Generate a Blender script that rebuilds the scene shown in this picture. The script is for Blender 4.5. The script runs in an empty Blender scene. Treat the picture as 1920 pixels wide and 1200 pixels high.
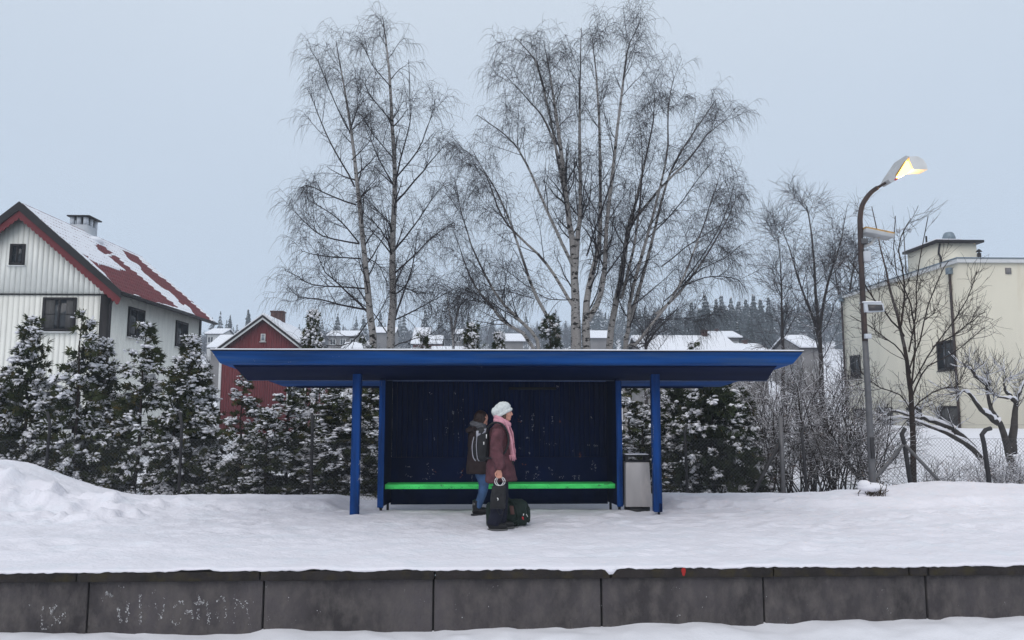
import bpy, bmesh, math, random
import numpy as np
from mathutils import Vector, Matrix
R = math.radians
C = bpy.context.scene.collection
SC = bpy.context.scene
random.seed(7)
rng = np.random.default_rng(7)

# ------------------------------------------------------------------ camera, sky, sun, exposure
F_PX, CAM_H, PITCH, YAW = 1463.0, 1.6, R(6.6), R(2.0)
cam_d = bpy.data.cameras.new('camera')
cam = bpy.data.objects.new('camera', cam_d); C.objects.link(cam)
cam.location = (0, 0, CAM_H)
cam.rotation_euler = (R(90) + PITCH, 0, -YAW)
cam_d.sensor_width = 36; cam_d.lens = F_PX / 1920 * 36
cam_d.clip_start = 0.1; cam_d.clip_end = 6000
SC.camera = cam

SUN_EL, SUN_ROT = R(44), R(200)
w = bpy.data.worlds.new('World'); SC.world = w; w.use_nodes = True
nt = w.node_tree; nt.nodes.clear()
sky = nt.nodes.new('ShaderNodeTexSky'); sky.sky_type = 'NISHITA'; sky.sun_disc = False
sky.sun_elevation = SUN_EL; sky.sun_rotation = SUN_ROT
tc = nt.nodes.new('ShaderNodeTexCoord'); sep = nt.nodes.new('ShaderNodeSeparateXYZ')
nt.links.new(tc.outputs['Generated'], sep.inputs[0])
rmp = nt.nodes.new('ShaderNodeValToRGB')                      # the overcast cloud deck
e = rmp.color_ramp.elements
e[0].position = 0.0; e[0].color = (0.47, 0.56, 0.66, 1)
e[1].position = 0.75; e[1].color = (0.70, 0.75, 0.80, 1)
m1 = rmp.color_ramp.elements.new(0.36); m1.color = (0.565, 0.64, 0.73, 1)
nt.links.new(sep.outputs['Z'], rmp.inputs[0])
sc_ = nt.nodes.new('ShaderNodeVectorMath'); sc_.operation = 'SCALE'; sc_.inputs['Scale'].default_value = 10.0
nt.links.new(rmp.outputs[0], sc_.inputs[0])
cn = nt.nodes.new('ShaderNodeTexNoise'); cn.inputs['Scale'].default_value = 2.2; cn.inputs['Detail'].default_value = 3
cmul = nt.nodes.new('ShaderNodeMapRange'); cmul.inputs['To Min'].default_value = 0.95; cmul.inputs['To Max'].default_value = 1.05
nt.links.new(tc.outputs['Generated'], cn.inputs['Vector']); nt.links.new(cn.outputs['Fac'], cmul.inputs['Value'])
sc2 = nt.nodes.new('ShaderNodeVectorMath'); sc2.operation = 'SCALE'
nt.links.new(sc_.outputs[0], sc2.inputs[0]); nt.links.new(cmul.outputs[0], sc2.inputs['Scale'])
mixw = nt.nodes.new('ShaderNodeMixRGB'); mixw.inputs[0].default_value = 0.92
nt.links.new(sky.outputs[0], mixw.inputs[1]); nt.links.new(sc2.outputs[0], mixw.inputs[2])
bg = nt.nodes.new('ShaderNodeBackground'); bg.inputs['Strength'].default_value = 0.1
wo = nt.nodes.new('ShaderNodeOutputWorld')
nt.links.new(mixw.outputs[0], bg.inputs[0]); nt.links.new(bg.outputs[0], wo.inputs[0])

sl = bpy.data.lights.new('sun', 'SUN'); sl.energy = 1.1; sl.angle = R(60); sl.color = (1.0, 0.93, 0.90)
so = bpy.data.objects.new('sun', sl); C.objects.link(so)
so.rotation_euler = (R(90) - SUN_EL, 0, R(180) - SUN_ROT)
SC.view_settings.view_transform = 'Standard'; SC.view_settings.look = 'None'
SC.view_settings.exposure = 0.17; SC.view_settings.gamma = 1.0
SC.cycles.use_denoising = True
SC.cycles.max_bounces = 6; SC.cycles.volume_bounces = 1
SC.cycles.sample_clamp_indirect = 5.0

# ------------------------------------------------------------------ helpers
def at(px, py, Y):
    """the point at distance Y (metres along +Y) that the photograph shows at this pixel of 1920x1200"""
    cx, cy = (px - 960) / F_PX, -(py - 600) / F_PX
    y = math.cos(PITCH) - cy * math.sin(PITCH); z = math.sin(PITCH) + cy * math.cos(PITCH)
    d = np.array([cx * math.cos(YAW) + y * math.sin(YAW), -cx * math.sin(YAW) + y * math.cos(YAW), z])
    return np.array([0, 0, CAM_H]) + d * Y / d[1]

def fade(a, b, x): t = np.clip((x - a) / (b - a), 0, 1); return t * t * (3 - 2 * t)

def vn(x, y, seed=0):
    xi, yi = np.floor(x), np.floor(y); fx, fy = x - xi, y - yi
    fx = fx * fx * (3 - 2 * fx); fy = fy * fy * (3 - 2 * fy)
    def h(a, b): s = np.sin(a * 127.1 + b * 311.7 + seed * 74.7) * 43758.5453; return s - np.floor(s)
    return (h(xi, yi) * (1 - fx) + h(xi + 1, yi) * fx) * (1 - fy) + (h(xi, yi + 1) * (1 - fx) + h(xi + 1, yi + 1) * fx) * fy - 0.5
def fbm(x, y, o=4, seed=0):
    r = 0; a = 1.0
    for i in range(o): r = r + a * vn(x * 2 ** i, y * 2 ** i, seed + i); a *= 0.5
    return r

LOC = {}
def emp(name, label, cat, loc=(0, 0, 0), group=None):
    o = bpy.data.objects.new(name, None); C.objects.link(o); o.location = loc; o.empty_display_size = 0.2
    LOC[o.name] = Vector(loc); o['label'] = label; o['category'] = cat
    if group: o['group'] = group
    return o
def tag(o, label=None, cat=None, group=None, kind=None):
    if label: o['label'] = label
    if cat: o['category'] = cat
    if group: o['group'] = group
    if kind: o['kind'] = kind
    return o
def link(name, me, parent=None):
    o = bpy.data.objects.new(name, me); C.objects.link(o)
    if parent is not None:
        o.parent = parent
        if parent.name in LOC: o.matrix_parent_inverse = Matrix.Translation(-LOC[parent.name])
    return o

class MB:
    """collects shapes for ONE mesh (world coordinates)"""
    def __init__(s): s.V = []; s.Q = []; s.T = []; s.QM = []; s.TM = []; s.n = 0; s.m = 0; s.G = []; s.GM = []
    def raw(s, v, f):
        v = np.asarray(v, float).reshape(-1, 3); f = np.asarray(f, int)
        if f.shape[1] == 4: s.Q.append(f + s.n); s.QM.append(np.full(len(f), s.m))
        else: s.T.append(f + s.n); s.TM.append(np.full(len(f), s.m))
        s.V.append(v); s.n += len(v); return s
    def ngon(s, pts):
        s.V.append(np.asarray(pts, float)); s.G.append(list(range(s.n, s.n + len(pts)))); s.GM.append(s.m); s.n += len(pts); return s
    def box(s, x0, x1, y0, y1, z0, z1):
        v = [(x0, y0, z0), (x1, y0, z0), (x1, y1, z0), (x0, y1, z0), (x0, y0, z1), (x1, y0, z1), (x1, y1, z1), (x0, y1, z1)]
        return s.raw(v, [(0, 3, 2, 1), (4, 5, 6, 7), (0, 1, 5, 4), (1, 2, 6, 5), (2, 3, 7, 6), (3, 0, 4, 7)])
    def hexa(s, bottom, top):
        return s.raw(list(bottom) + list(top), [(0, 3, 2, 1), (4, 5, 6, 7), (0, 1, 5, 4), (1, 2, 6, 5), (2, 3, 7, 6), (3, 0, 4, 7)])
    def obox(s, a, b, wd, ht, up=(0, 0, 1)):
        a, b = Vector(a), Vector(b); d = (b - a).normalized(); u = Vector(up); sd = d.cross(u).normalized() * wd / 2; u = sd.cross(d).normalized() * ht / 2
        c = [a - sd - u, a + sd - u, a + sd + u, a - sd + u]; e_ = [p + (b - a) for p in c]
        return s.raw([tuple(p) for p in c + e_], [(0, 1, 2, 3), (7, 6, 5, 4), (0, 4, 5, 1), (1, 5, 6, 2), (2, 6, 7, 3), (3, 7, 4, 0)])
    def prism(s, poly, axis, a, b):
        """extrude a 2-D outline along an axis: 'x' -> poly is (y,z), 'y' -> (x,z), 'z' -> (x,y)"""
        def P(p, t): return (t, p[0], p[1]) if axis == 'x' else ((p[0], t, p[1]) if axis == 'y' else (p[0], p[1], t))
        n = len(poly); s.ngon([P(p, a) for p in poly]); s.ngon([P(p, b) for p in poly][::-1])
        for i in range(n):
            j = (i + 1) % n; s.raw([P(poly[i], a), P(poly[i], b), P(poly[j], b), P(poly[j], a)], [(0, 1, 2, 3)])
        return s
    def tube(s, pts, rad, sides=8, cap=True):
        pts = np.asarray(pts, float); rad = np.broadcast_to(np.asarray(rad, float), (len(pts),))
        v, f = tubes(pts[None], rad[None], sides); base = s.n; s.raw(v, f)
        if cap:
            n = len(pts)
            s.G.append(list(range(base, base + sides))[::-1]); s.GM.append(s.m)
            s.G.append(list(range(base + (n - 1) * sides, base + n * sides))); s.GM.append(s.m)
        return s
    def loft(s, rings, cap=True):
        k = len(rings[0]); base = s.n; v = np.concatenate([np.asarray(r_, float) for r_ in rings]); f = []
        for i in range(len(rings) - 1):
            for j in range(k): f.append((i * k + j, i * k + (j + 1) % k, (i + 1) * k + (j + 1) % k, (i + 1) * k + j))
        s.raw(v, f)
        if cap:
            s.G.append(list(range(base, base + k))[::-1]); s.GM.append(s.m)
            s.G.append(list(range(base + (len(rings) - 1) * k, base + len(rings) * k))); s.GM.append(s.m)
        return s
    def ball(s, c, r, seg=12, rings=8, rot=None):
        r = np.broadcast_to(np.asarray(r, float), (3,)); rr = []
        for i in range(1, rings):
            a = math.pi * i / rings
            ring = np.array([(math.sin(a) * math.cos(t) * r[0], math.sin(a) * math.sin(t) * r[1], -math.cos(a) * r[2]) for t in np.linspace(0, 2 * math.pi, seg, endpoint=False)])
            if rot is not None: ring = ring @ rot.T
            rr.append(ring + np.asarray(c))
        return s.loft(rr)
    def build(s, name, mats, parent=None, smooth=False, bevel=0):
        me = bpy.data.meshes.new(name)
        V = np.concatenate(s.V); fl = []
        q = np.concatenate(s.Q) if s.Q else np.zeros((0, 4), int); t = np.concatenate(s.T) if s.T else np.zeros((0, 3), int)
        lv = np.concatenate([q.ravel(), t.ravel(), np.array([i for g in s.G for i in g], int)])
        cnt = np.concatenate([np.full(len(q), 4), np.full(len(t), 3), np.array([len(g) for g in s.G], int)])
        st = np.concatenate([[0], np.cumsum(cnt)[:-1]]) if len(cnt) else np.zeros(0)
        mi = np.concatenate(s.QM + s.TM + [np.array(s.GM, int)]) if len(cnt) else np.zeros(0)
        me.vertices.add(len(V)); me.vertices.foreach_set('co', V.astype(np.float32).ravel())
        me.loops.add(len(lv)); me.loops.foreach_set('vertex_index', lv.astype(np.int32))
        me.polygons.add(len(cnt)); me.polygons.foreach_set('loop_start', st.astype(np.int32))
        me.polygons.foreach_set('material_index', mi.astype(np.int32))
        if smooth: me.polygons.foreach_set('use_smooth', np.ones(len(cnt), bool))
        me.update(calc_edges=True); me.validate()
        for m in (mats if isinstance(mats, (list, tuple)) else [mats]): me.materials.append(m)
        o = link(name, me, parent)
        if bevel:
            b = o.modifiers.new('bevel', 'BEVEL'); b.width = bevel; b.segments = 2; b.limit_method = 'ANGLE'; b.angle_limit = R(40)
        return o

def nrm(v): return v / (np.linalg.norm(v, axis=-1, keepdims=True) + 1e-9)
def tubes(P, r, S):
    M, N, _ = P.shape
    T = nrm(np.gradient(P, axis=1)); mean = nrm(P[:, -1] - P[:, 0])
    ref = np.where(np.abs(mean[:, 2:3]) > 0.8, np.array([[1.0, 0.13, 0]]), np.array([[0.11, 0, 1.0]]))[:, None, :]
    A = nrm(np.cross(T, np.broadcast_to(ref, T.shape))); B = np.cross(T, A)
    th = np.linspace(0, 2 * np.pi, S, endpoint=False)
    V = P[:, :, None, :] + r[:, :, None, None] * (np.cos(th)[None, None, :, None] * A[:, :, None, :] + np.sin(th)[None, None, :, None] * B[:, :, None, :])
    i = np.arange(M)[:, None, None] * N * S + np.arange(N - 1)[None, :, None] * S; j = np.arange(S)[None, None, :]; j2 = (j + 1) % S
    Fq = np.stack([i + j, i + j2, i + S + j2, i + S + j], -1).reshape(-1, 4)
    return V.reshape(-1, 3), Fq
def resample(pts, n):
    pts = np.asarray(pts, float); m = len(pts); t = np.linspace(0, m - 1, n); out = np.zeros((n, 3))
    for k, tt in enumerate(t):
        i = min(int(tt), m - 2); a = tt - i
        p0, p1, p2, p3 = pts[max(i - 1, 0)], pts[i], pts[i + 1], pts[min(i + 2, m - 1)]
        out[k] = 0.5 * ((2 * p1) + (p2 - p0) * a + (2 * p0 - 5 * p1 + 4 * p2 - p3) * a * a + (3 * p1 - p0 - 3 * p2 + p3) * a ** 3)
    return out
def spawn(P, r, k, t0, t1, ang, lens, n, wob, pull, rf, rtip=0.35, taper=0.55, g=rng, maxr=9):
    """children of every path in P; lens = metres (lo, hi); pull = vector added to the direction at every step"""
    M, N, _ = P.shape; idx = np.repeat(np.arange(M), k) if np.isscalar(k) else np.repeat(np.arange(M), np.asarray(k))
    m = len(idx); t = g.uniform(t0, t1, m); s_ = t * (N - 1); i = np.minimum(s_.astype(int), N - 2); a = (s_ - i)[:, None]
    pos = P[idx, i] * (1 - a) + P[idx, i + 1] * a; tan = nrm(P[idx, i + 1] - P[idx, i]); rad = r[idx, i] * (1 - a[:, 0]) + r[idx, i + 1] * a[:, 0]
    q = g.normal(size=(m, 3)); q = nrm(q - (q * tan).sum(1, keepdims=True) * tan); an = g.uniform(ang[0], ang[1], m)[:, None]
    d = np.cos(an) * tan + np.sin(an) * q; L = g.uniform(lens[0], lens[1], m) * (1 - taper * t)
    out = np.zeros((m, n, 3)); out[:, 0] = pos; st = (L / (n - 1))[:, None]; pull = np.asarray(pull, float)
    for j in range(1, n):
        d = nrm(d + g.normal(size=(m, 3)) * wob + pull); out[:, j] = out[:, j - 1] + d * st
    r0 = np.minimum(rad * rf, maxr); return out, r0[:, None] * np.linspace(1, rtip, n)[None, :]

# ------------------------------------------------------------------ materials
def mat(name, col, rough=0.7, var=0.12, vs=4.0, col2=None, c2=(0.55, 0.65), c2s=8.0, bump=0.0, bs=40.0, metal=0.0, spec=0.3, stretch=(1, 1, 1), emit=None, es=1.0):
    m = bpy.data.materials.new(name); m.use_nodes = True; t = m.node_tree; b = t.nodes['Principled BSDF']
    b.inputs['Roughness'].default_value = rough; b.inputs['Metallic'].default_value = metal; b.inputs['Specular IOR Level'].default_value = spec
    tc = t.nodes.new('ShaderNodeTexCoord'); mp = t.nodes.new('ShaderNodeMapping'); mp.inputs['Scale'].default_value = stretch
    t.links.new(tc.outputs['Object'], mp.inputs[0])
    n = t.nodes.new('ShaderNodeTexNoise'); n.inputs['Scale'].default_value = vs; n.inputs['Detail'].default_value = 6; t.links.new(mp.outputs[0], n.inputs['Vector'])
    mr = t.nodes.new('ShaderNodeMapRange'); mr.inputs['From Min'].default_value = 0.3; mr.inputs['From Max'].default_value = 0.7
    mr.inputs['To Min'].default_value = 1 - var; mr.inputs['To Max'].default_value = 1 + var; t.links.new(n.outputs['Fac'], mr.inputs[0])
    sc = t.nodes.new('ShaderNodeVectorMath'); sc.operation = 'SCALE'; sc.inputs[0].default_value = col; t.links.new(mr.outputs[0], sc.inputs['Scale'])
    out = sc.outputs[0]
    if col2 is not None:
        n2 = t.nodes.new('ShaderNodeTexNoise'); n2.inputs['Scale'].default_value = c2s; n2.inputs['Detail'].default_value = 8; n2.inputs['Roughness'].default_value = 0.65
        t.links.new(mp.outputs[0], n2.inputs['Vector'])
        r2 = t.nodes.new('ShaderNodeMapRange'); r2.inputs['From Min'].default_value = c2[0]; r2.inputs['From Max'].default_value = c2[1]; t.links.new(n2.outputs['Fac'], r2.inputs[0])
        mx = t.nodes.new('ShaderNodeMixRGB'); mx.inputs[2].default_value = (*col2, 1); t.links.new(r2.outputs[0], mx.inputs[0]); t.links.new(out, mx.inputs[1]); out = mx.outputs[0]
    t.links.new(out, b.inputs['Base Color'])
    if bump:
        nb = t.nodes.new('ShaderNodeTexNoise'); nb.inputs['Scale'].default_value = bs; nb.inputs['Detail'].default_value = 6; t.links.new(mp.outputs[0], nb.inputs['Vector'])
        bp = t.nodes.new('ShaderNodeBump'); bp.inputs['Strength'].default_value = bump; bp.inputs['Distance'].default_value = 0.02
        t.links.new(nb.outputs['Fac'], bp.inputs['Height']); t.links.new(bp.outputs[0], b.inputs['Normal'])
    if emit is not None:
        b.inputs['Emission Color'].default_value = (*emit, 1); b.inputs['Emission Strength'].default_value = es
    return m
M = {}
M['snow'] = mat('fresh_snow', (0.765, 0.765, 0.805), 0.85, 0.03, 1.2, bump=0.25, bs=30, spec=0.2)
M['packed'] = mat('platform_snow', (0.765, 0.752, 0.80), 0.8, 0.05, 1.6, col2=(0.72, 0.74, 0.79), c2=(0.5, 0.7), c2s=2.2, bump=1.0, bs=18, spec=0.2, stretch=(0.8, 1, 1))
M['roofsnow'] = mat('roof_snow', (0.80, 0.815, 0.86), 0.85, 0.03, 2.0, bump=0.15, bs=14, spec=0.2)
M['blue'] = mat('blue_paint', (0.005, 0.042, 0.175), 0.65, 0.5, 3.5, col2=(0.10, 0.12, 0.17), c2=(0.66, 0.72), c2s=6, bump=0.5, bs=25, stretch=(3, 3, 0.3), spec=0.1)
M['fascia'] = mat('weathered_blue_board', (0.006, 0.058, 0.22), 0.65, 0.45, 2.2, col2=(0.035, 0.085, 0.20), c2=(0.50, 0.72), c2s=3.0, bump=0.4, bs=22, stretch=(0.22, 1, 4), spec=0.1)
M['navy'] = mat('dark_navy_paint', (0.0012, 0.0075, 0.040), 0.65, 0.3, 3.0, col2=(0.09, 0.04, 0.03), c2=(0.70, 0.75), c2s=3.2, bump=0.25, bs=25, stretch=(1, 1, 0.4), spec=0.06)  # the shelter's blue paint, with the shade inside it darkened into the colour
M['soffit'] = mat('soffit_navy_paint', (0.0008, 0.006, 0.034), 0.7, 0.2, 2.0, bump=0.15, bs=20, stretch=(0.25, 1, 1), spec=0.05)  # same blue paint; the shade under the roof is put into its colour
M['paleedge'] = mat('worn_pale_edge', (0.10, 0.13, 0.22), 0.7, 0.3, 12)
M['chip'] = mat('bare_paint_chip', (0.30, 0.31, 0.34), 0.8, 0.35, 30)
M['rustchip'] = mat('rusty_paint_chip', (0.13, 0.045, 0.03), 0.8, 0.3, 30)
M['green'] = mat('green_bench_paint', (0.07, 0.74, 0.16), 0.6, 0.3, 6, col2=(0.05, 0.08, 0.05), c2=(0.61, 0.66), c2s=9, bump=0.4, bs=30, stretch=(.5, 1, 1.4))
M['black'] = mat('black_metal', (0.012, 0.012, 0.014), 0.5, 0.2)
M['steel'] = mat('brushed_steel', (0.40, 0.38, 0.375), 0.5, 0.2, 3.0, col2=(0.52, 0.48, 0.46), c2=(0.5, 0.75), c2s=5, metal=0.3, bump=0.1, bs=80, stretch=(1, 1, 0.3))
M['galv'] = mat('galvanised_steel', (0.12, 0.12, 0.125), 0.55, 0.2, 6, metal=0.3)
M['fencepost'] = mat('dark_fence_steel', (0.035, 0.034, 0.036), 0.6, 0.2, 6, metal=0.2)
M['wire'] = mat('fence_wire', (0.08, 0.082, 0.085), 0.6, 0.1, metal=0.3)
M['concrete'] = mat('dark_wet_concrete', (0.062, 0.055, 0.058), 0.85, 0.4, 1.6, col2=(0.105, 0.094, 0.09), c2=(0.42, 0.68), c2s=7, bump=1.0, bs=38, stretch=(1, 1, 0.55))
M['coping'] = mat('mossy_dark_coping', (0.022, 0.018, 0.017), 0.85, 0.4, 5, col2=(0.035, 0.028, 0.014), c2=(0.5, 0.65), c2s=6, bump=0.6, bs=35)
M['chalk'] = mat('worn_white_paint', (0.46, 0.46, 0.47), 0.9, 0.3, 40)
M['joint'] = mat('joint_filler', (0.015, 0.014, 0.014), 0.9, 0.2)
M['redspot'] = mat('red_spray_paint', (0.30, 0.015, 0.012), 0.7, 0.2)
M['cream_wood'] = mat('cream_board_cladding', (0.80, 0.80, 0.745), 0.75, 0.08, 1.5, col2=(0.62, 0.63, 0.58), c2=(0.55, 0.8), c2s=2.5, stretch=(3, 3, 0.5))
M['darktrim'] = mat('black_brown_trim', (0.014, 0.012, 0.013), 0.6, 0.2)
M['redtrim'] = mat('red_trim', (0.125, 0.018, 0.022), 0.6, 0.12)
M['tile'] = mat('red_roof_tile', (0.135, 0.015, 0.02), 0.6, 0.25, 5)
M['redwood'] = mat('red_board_cladding', (0.135, 0.02, 0.024), 0.75, 0.18, 3, col2=(0.28, 0.16, 0.16), c2=(0.66, 0.74), c2s=5, stretch=(3, 3, 0.5))
M['whitetrim'] = mat('white_trim', (0.62, 0.63, 0.63), 0.6, 0.06)
M['render'] = mat('pale_yellow_render', (0.70, 0.665, 0.555), 0.85, 0.06, 0.7, col2=(0.60, 0.54, 0.42), c2=(0.6, 0.85), c2s=0.9, stretch=(1.6, 1.6, 0.25))
M['plaster'] = mat('grey_plaster', (0.50, 0.53, 0.57), 0.85, 0.08, 3)
M['brick'] = mat('dark_brick', (0.10, 0.055, 0.05), 0.85, 0.25, 8)
M['metalroof'] = mat('grey_blue_sheet_metal', (0.20, 0.25, 0.29), 0.5, 0.1, metal=0.3)
M['housegrey'] = mat('weathered_house_wall', (0.18, 0.17, 0.165), 0.8, 0.2, 0.6)
M['housered'] = mat('far_red_wall', (0.16, 0.04, 0.035), 0.8, 0.2, 0.6)
M['housewhite'] = mat('far_white_wall', (0.5, 0.5, 0.49), 0.8, 0.1, 0.6)
M['glass'] = mat('dark_window_glass', (0.02, 0.024, 0.028), 0.08, 0.3, 1.5, spec=0.5)
M['curtain'] = mat('window_curtain', (0.07, 0.068, 0.066), 0.8, 0.35, 9, stretch=(6, 6, 0.3))
M['palewin'] = mat('pale_window_glass', (0.22, 0.26, 0.29), 0.2, 0.2, 3, spec=0.5)
M['bark'] = mat('birch_bark', (0.27, 0.255, 0.245), 0.85, 0.3, 6, col2=(0.014, 0.012, 0.011), c2=(0.55, 0.585), c2s=1.0, stretch=(5, 5, 9))
M['stemdark'] = mat('dark_upper_bark', (0.06, 0.05, 0.05), 0.9, 0.4, 9, col2=(0.16, 0.15, 0.145), c2=(0.55, 0.62), c2s=3)
M['twig'] = mat('dark_birch_twig', (0.020, 0.014, 0.016), 0.9, 0.3, 5)
M['darkbark'] = mat('dark_bark', (0.026, 0.018, 0.015), 0.9, 0.35, 7, bump=0.5, bs=25)
M['greybark'] = mat('grey_apple_bark', (0.05, 0.044, 0.04), 0.9, 0.35, 7, bump=0.5, bs=25)
M['thuja'] = mat('thuja_foliage', (0.031, 0.040, 0.014), 0.8, 0.5, 2.5, col2=(0.078, 0.056, 0.018), c2=(0.52, 0.68), c2s=5, spec=0.15)
M['yew'] = mat('dark_evergreen_foliage', (0.022, 0.030, 0.012), 0.8, 0.4, 2.5, col2=(0.062, 0.046, 0.016), c2=(0.58, 0.7), c2s=4, spec=0.15)
M['spruce'] = mat('spruce_needles', (0.016, 0.026, 0.022), 0.9, 0.35, 1.0, spec=0.1)
M['skin'] = mat('skin', (0.56, 0.28, 0.205), 0.55, 0.06, 12)
M['lip'] = mat('lip', (0.36, 0.11, 0.10), 0.5, 0.05)
M['eye'] = mat('eye', (0.02, 0.016, 0.014), 0.3, 0.0)
M['wool'] = mat('grey_white_knit', (0.60, 0.63, 0.62), 0.95, 0.12, 30, bump=0.6, bs=60)
M['pink'] = mat('pink_wool', (0.62, 0.30, 0.36), 0.95, 0.1, 20, bump=0.4, bs=90)
M['coat'] = mat('burgundy_coat', (0.095, 0.038, 0.046), 0.8, 0.4, 9, bump=0.7, bs=26, spec=0.2)
M['parka'] = mat('dark_brown_parka', (0.026, 0.017, 0.017), 0.8, 0.25, 6, bump=0.3, bs=30, spec=0.2)
M['jeans'] = mat('blue_denim', (0.045, 0.095, 0.20), 0.9, 0.4, 9, bump=0.3, bs=60, stretch=(1, 1, 0.5))
M['navycloth'] = mat('navy_trousers', (0.008, 0.009, 0.02), 0.9, 0.2)
M['leather'] = mat('black_leather', (0.008, 0.008, 0.009), 0.45, 0.2, 10, bump=0.2, bs=40)
M['sole'] = mat('grey_sole', (0.10, 0.10, 0.10), 0.7, 0.1)
M['hair'] = mat('dark_brown_hair', (0.022, 0.010, 0.007), 0.5, 0.35, 25, stretch=(3, 3, 0.4))
M['blondhair'] = mat('brown_hair', (0.07, 0.04, 0.025), 0.5, 0.3, 25, stretch=(3, 3, 0.4))
M['greyscarf'] = mat('grey_striped_scarf', (0.11, 0.11, 0.12), 0.95, 0.45, 12, stretch=(1, 1, 5))
M['packcloth'] = mat('black_backpack_nylon', (0.012, 0.012, 0.014), 0.6, 0.2, 8)
M['greycloth'] = mat('grey_webbing', (0.30, 0.30, 0.34), 0.7, 0.15)
M['duffel'] = mat('dark_green_canvas', (0.008, 0.018, 0.014), 0.75, 0.25, 6, bump=0.3, bs=30)
M['tan'] = mat('brown_leather_patch', (0.10, 0.045, 0.038), 0.6, 0.2)
M['white'] = mat('white_plastic', (0.75, 0.75, 0.74), 0.35, 0.03)
M['red'] = mat('red_tag', (0.5, 0.03, 0.04), 0.5, 0.05)
M['rusty'] = mat('rusty_brown_steel', (0.045, 0.034, 0.033), 0.7, 0.3, 6, col2=(0.066, 0.044, 0.037), c2=(0.5, 0.65), c2s=5)
M['lamphousing'] = mat('grey_lamp_housing', (0.42, 0.43, 0.44), 0.55, 0.1, 5, col2=(0.36, 0.25, 0.10), c2=(0.6, 0.7), c2s=6)
M['lampcover'] = mat('milky_lamp_cover', (0.62, 0.62, 0.61), 0.45, 0.06, 6)
M['oxid'] = mat('yellowed_housing', (0.40, 0.24, 0.07), 0.65, 0.3, 10)  # yellowed rim; also carries the painted orange lamplight on the floodlight
M['lamplit'] = mat('lit_sodium_lens', (0.9, 0.6, 0.2), 0.4, 0.0, emit=(1.0, 0.46, 0.085), es=6.5)
M['darkglass'] = mat('dark_lamp_glass', (0.05, 0.045, 0.045), 0.15, 0.1, spec=0.5)
M['chipbark'] = mat('dead_grass', (0.06, 0.04, 0.02), 0.9, 0.3)

# ------------------------------------------------------------------ ground
def near_h(x, y):
    n = fbm(x * 0.9, y * 0.9, 4, 3); fine = fbm(x * 5, y * 5, 3, 9)
    h = 0.030 * n + 0.020 * fine + 0.010 * fbm(x * 11, y * 13, 2, 17) + 0.020 * np.maximum(0, vn(x * 3.1 + 4, y * 4.2, 12)) ** 1.5 * 4 * fade(-1, 1, fbm(x * .5, y * .8, 2, 13) * 3)
    h -= 0.020 * np.maximum(0, vn(x * 2.3, y * 3.4, 14) - 0.12)
    edge = fade(8.9, 8.15, y); h += 0.01 * edge
    # ploughed bank along the back of the platform, broken by the shelter
    inbox = fade(-2.75, -2.05, x) * (1 - fade(2.75, 3.3, x))
    bank = fade(12.85, 13.35, y + 0.18 * vn(x * 1.5, y * 1.5, 5)) * 0.10
    h += bank * (1 - inbox)
    lump = np.maximum(0, vn(x * 7, y * 7, 21)) * 0.09 + np.maximum(0, vn(x * 3.2, y * 3.2, 22)) * 0.10
    band = fade(12.4, 12.9, y) * (1 - fade(13.1, 13.6, y))
    h += lump * band * (1 - inbox) * (0.25 + 0.75 * fade(-1.5, -5.5, x))
    # worn hollow under the shelter
    h -= 0.10 * fade(12.7, 13.5, y) * inbox * (1 - fade(14.0, 14.8, y))
    # left heap
    crest = 1.0 * fade(-6.0, -8.8, x) + 0.10 * fade(-5.0, -9.5, x) * vn(x * 1.1, 3.3, 4)
    prof = fade(11.6, 13.9, y) * (1 - fade(14.3, 16.2, y))
    heap = crest * prof * 0.62
    h += heap + heap * (0.35 * fbm(x * 1.3, y * 1.3, 4, 31)) * fade(13.9, 12.0, y)
    h += fade(-4.0, -6.0, x) * fade(11.3, 12.2, y) * (1 - fade(13.2, 13.9, y)) * np.maximum(0, vn(x * 4, y * 4.5, 41) + 0.12) * 0.30 + fade(-4.6, -6.2, x) * fade(11.2, 12.0, y) * (1 - fade(13.0, 13.7, y)) * np.maximum(0, vn(x * 9, y * 9, 42)) * 0.14
    # right mound
    h += 0.13 * fade(5.6, 9.0, x) * fade(12.2, 14.4, y) * (1 - fade(15.4, 16.6, y)) * (1 + 0.25 * vn(x * 0.7, y * 0.7, 8))
    h += 0.10 * np.exp(-((x - 8.6) / 1.1) ** 2 - ((y - 14.9) / 0.7) ** 2)
    # slope down to the fence
    h -= 0.32 * fade(14.2, 16.6, y)
    for fx, fy, s in (FOOT if np.ndim(x) else []):
        if s < 0: continue
        d2 = ((x - fx) / 0.16) ** 2 + ((y - fy) / (0.13)) ** 2
        h = h - s * np.exp(-d2 * 1.6) + s * 0.35 * np.exp(-((np.sqrt(d2) - 1.5) / 0.35) ** 2)
    return np.where(y < 8.75, np.maximum(h, 0.006 + 0.004 * fine), h)
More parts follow.
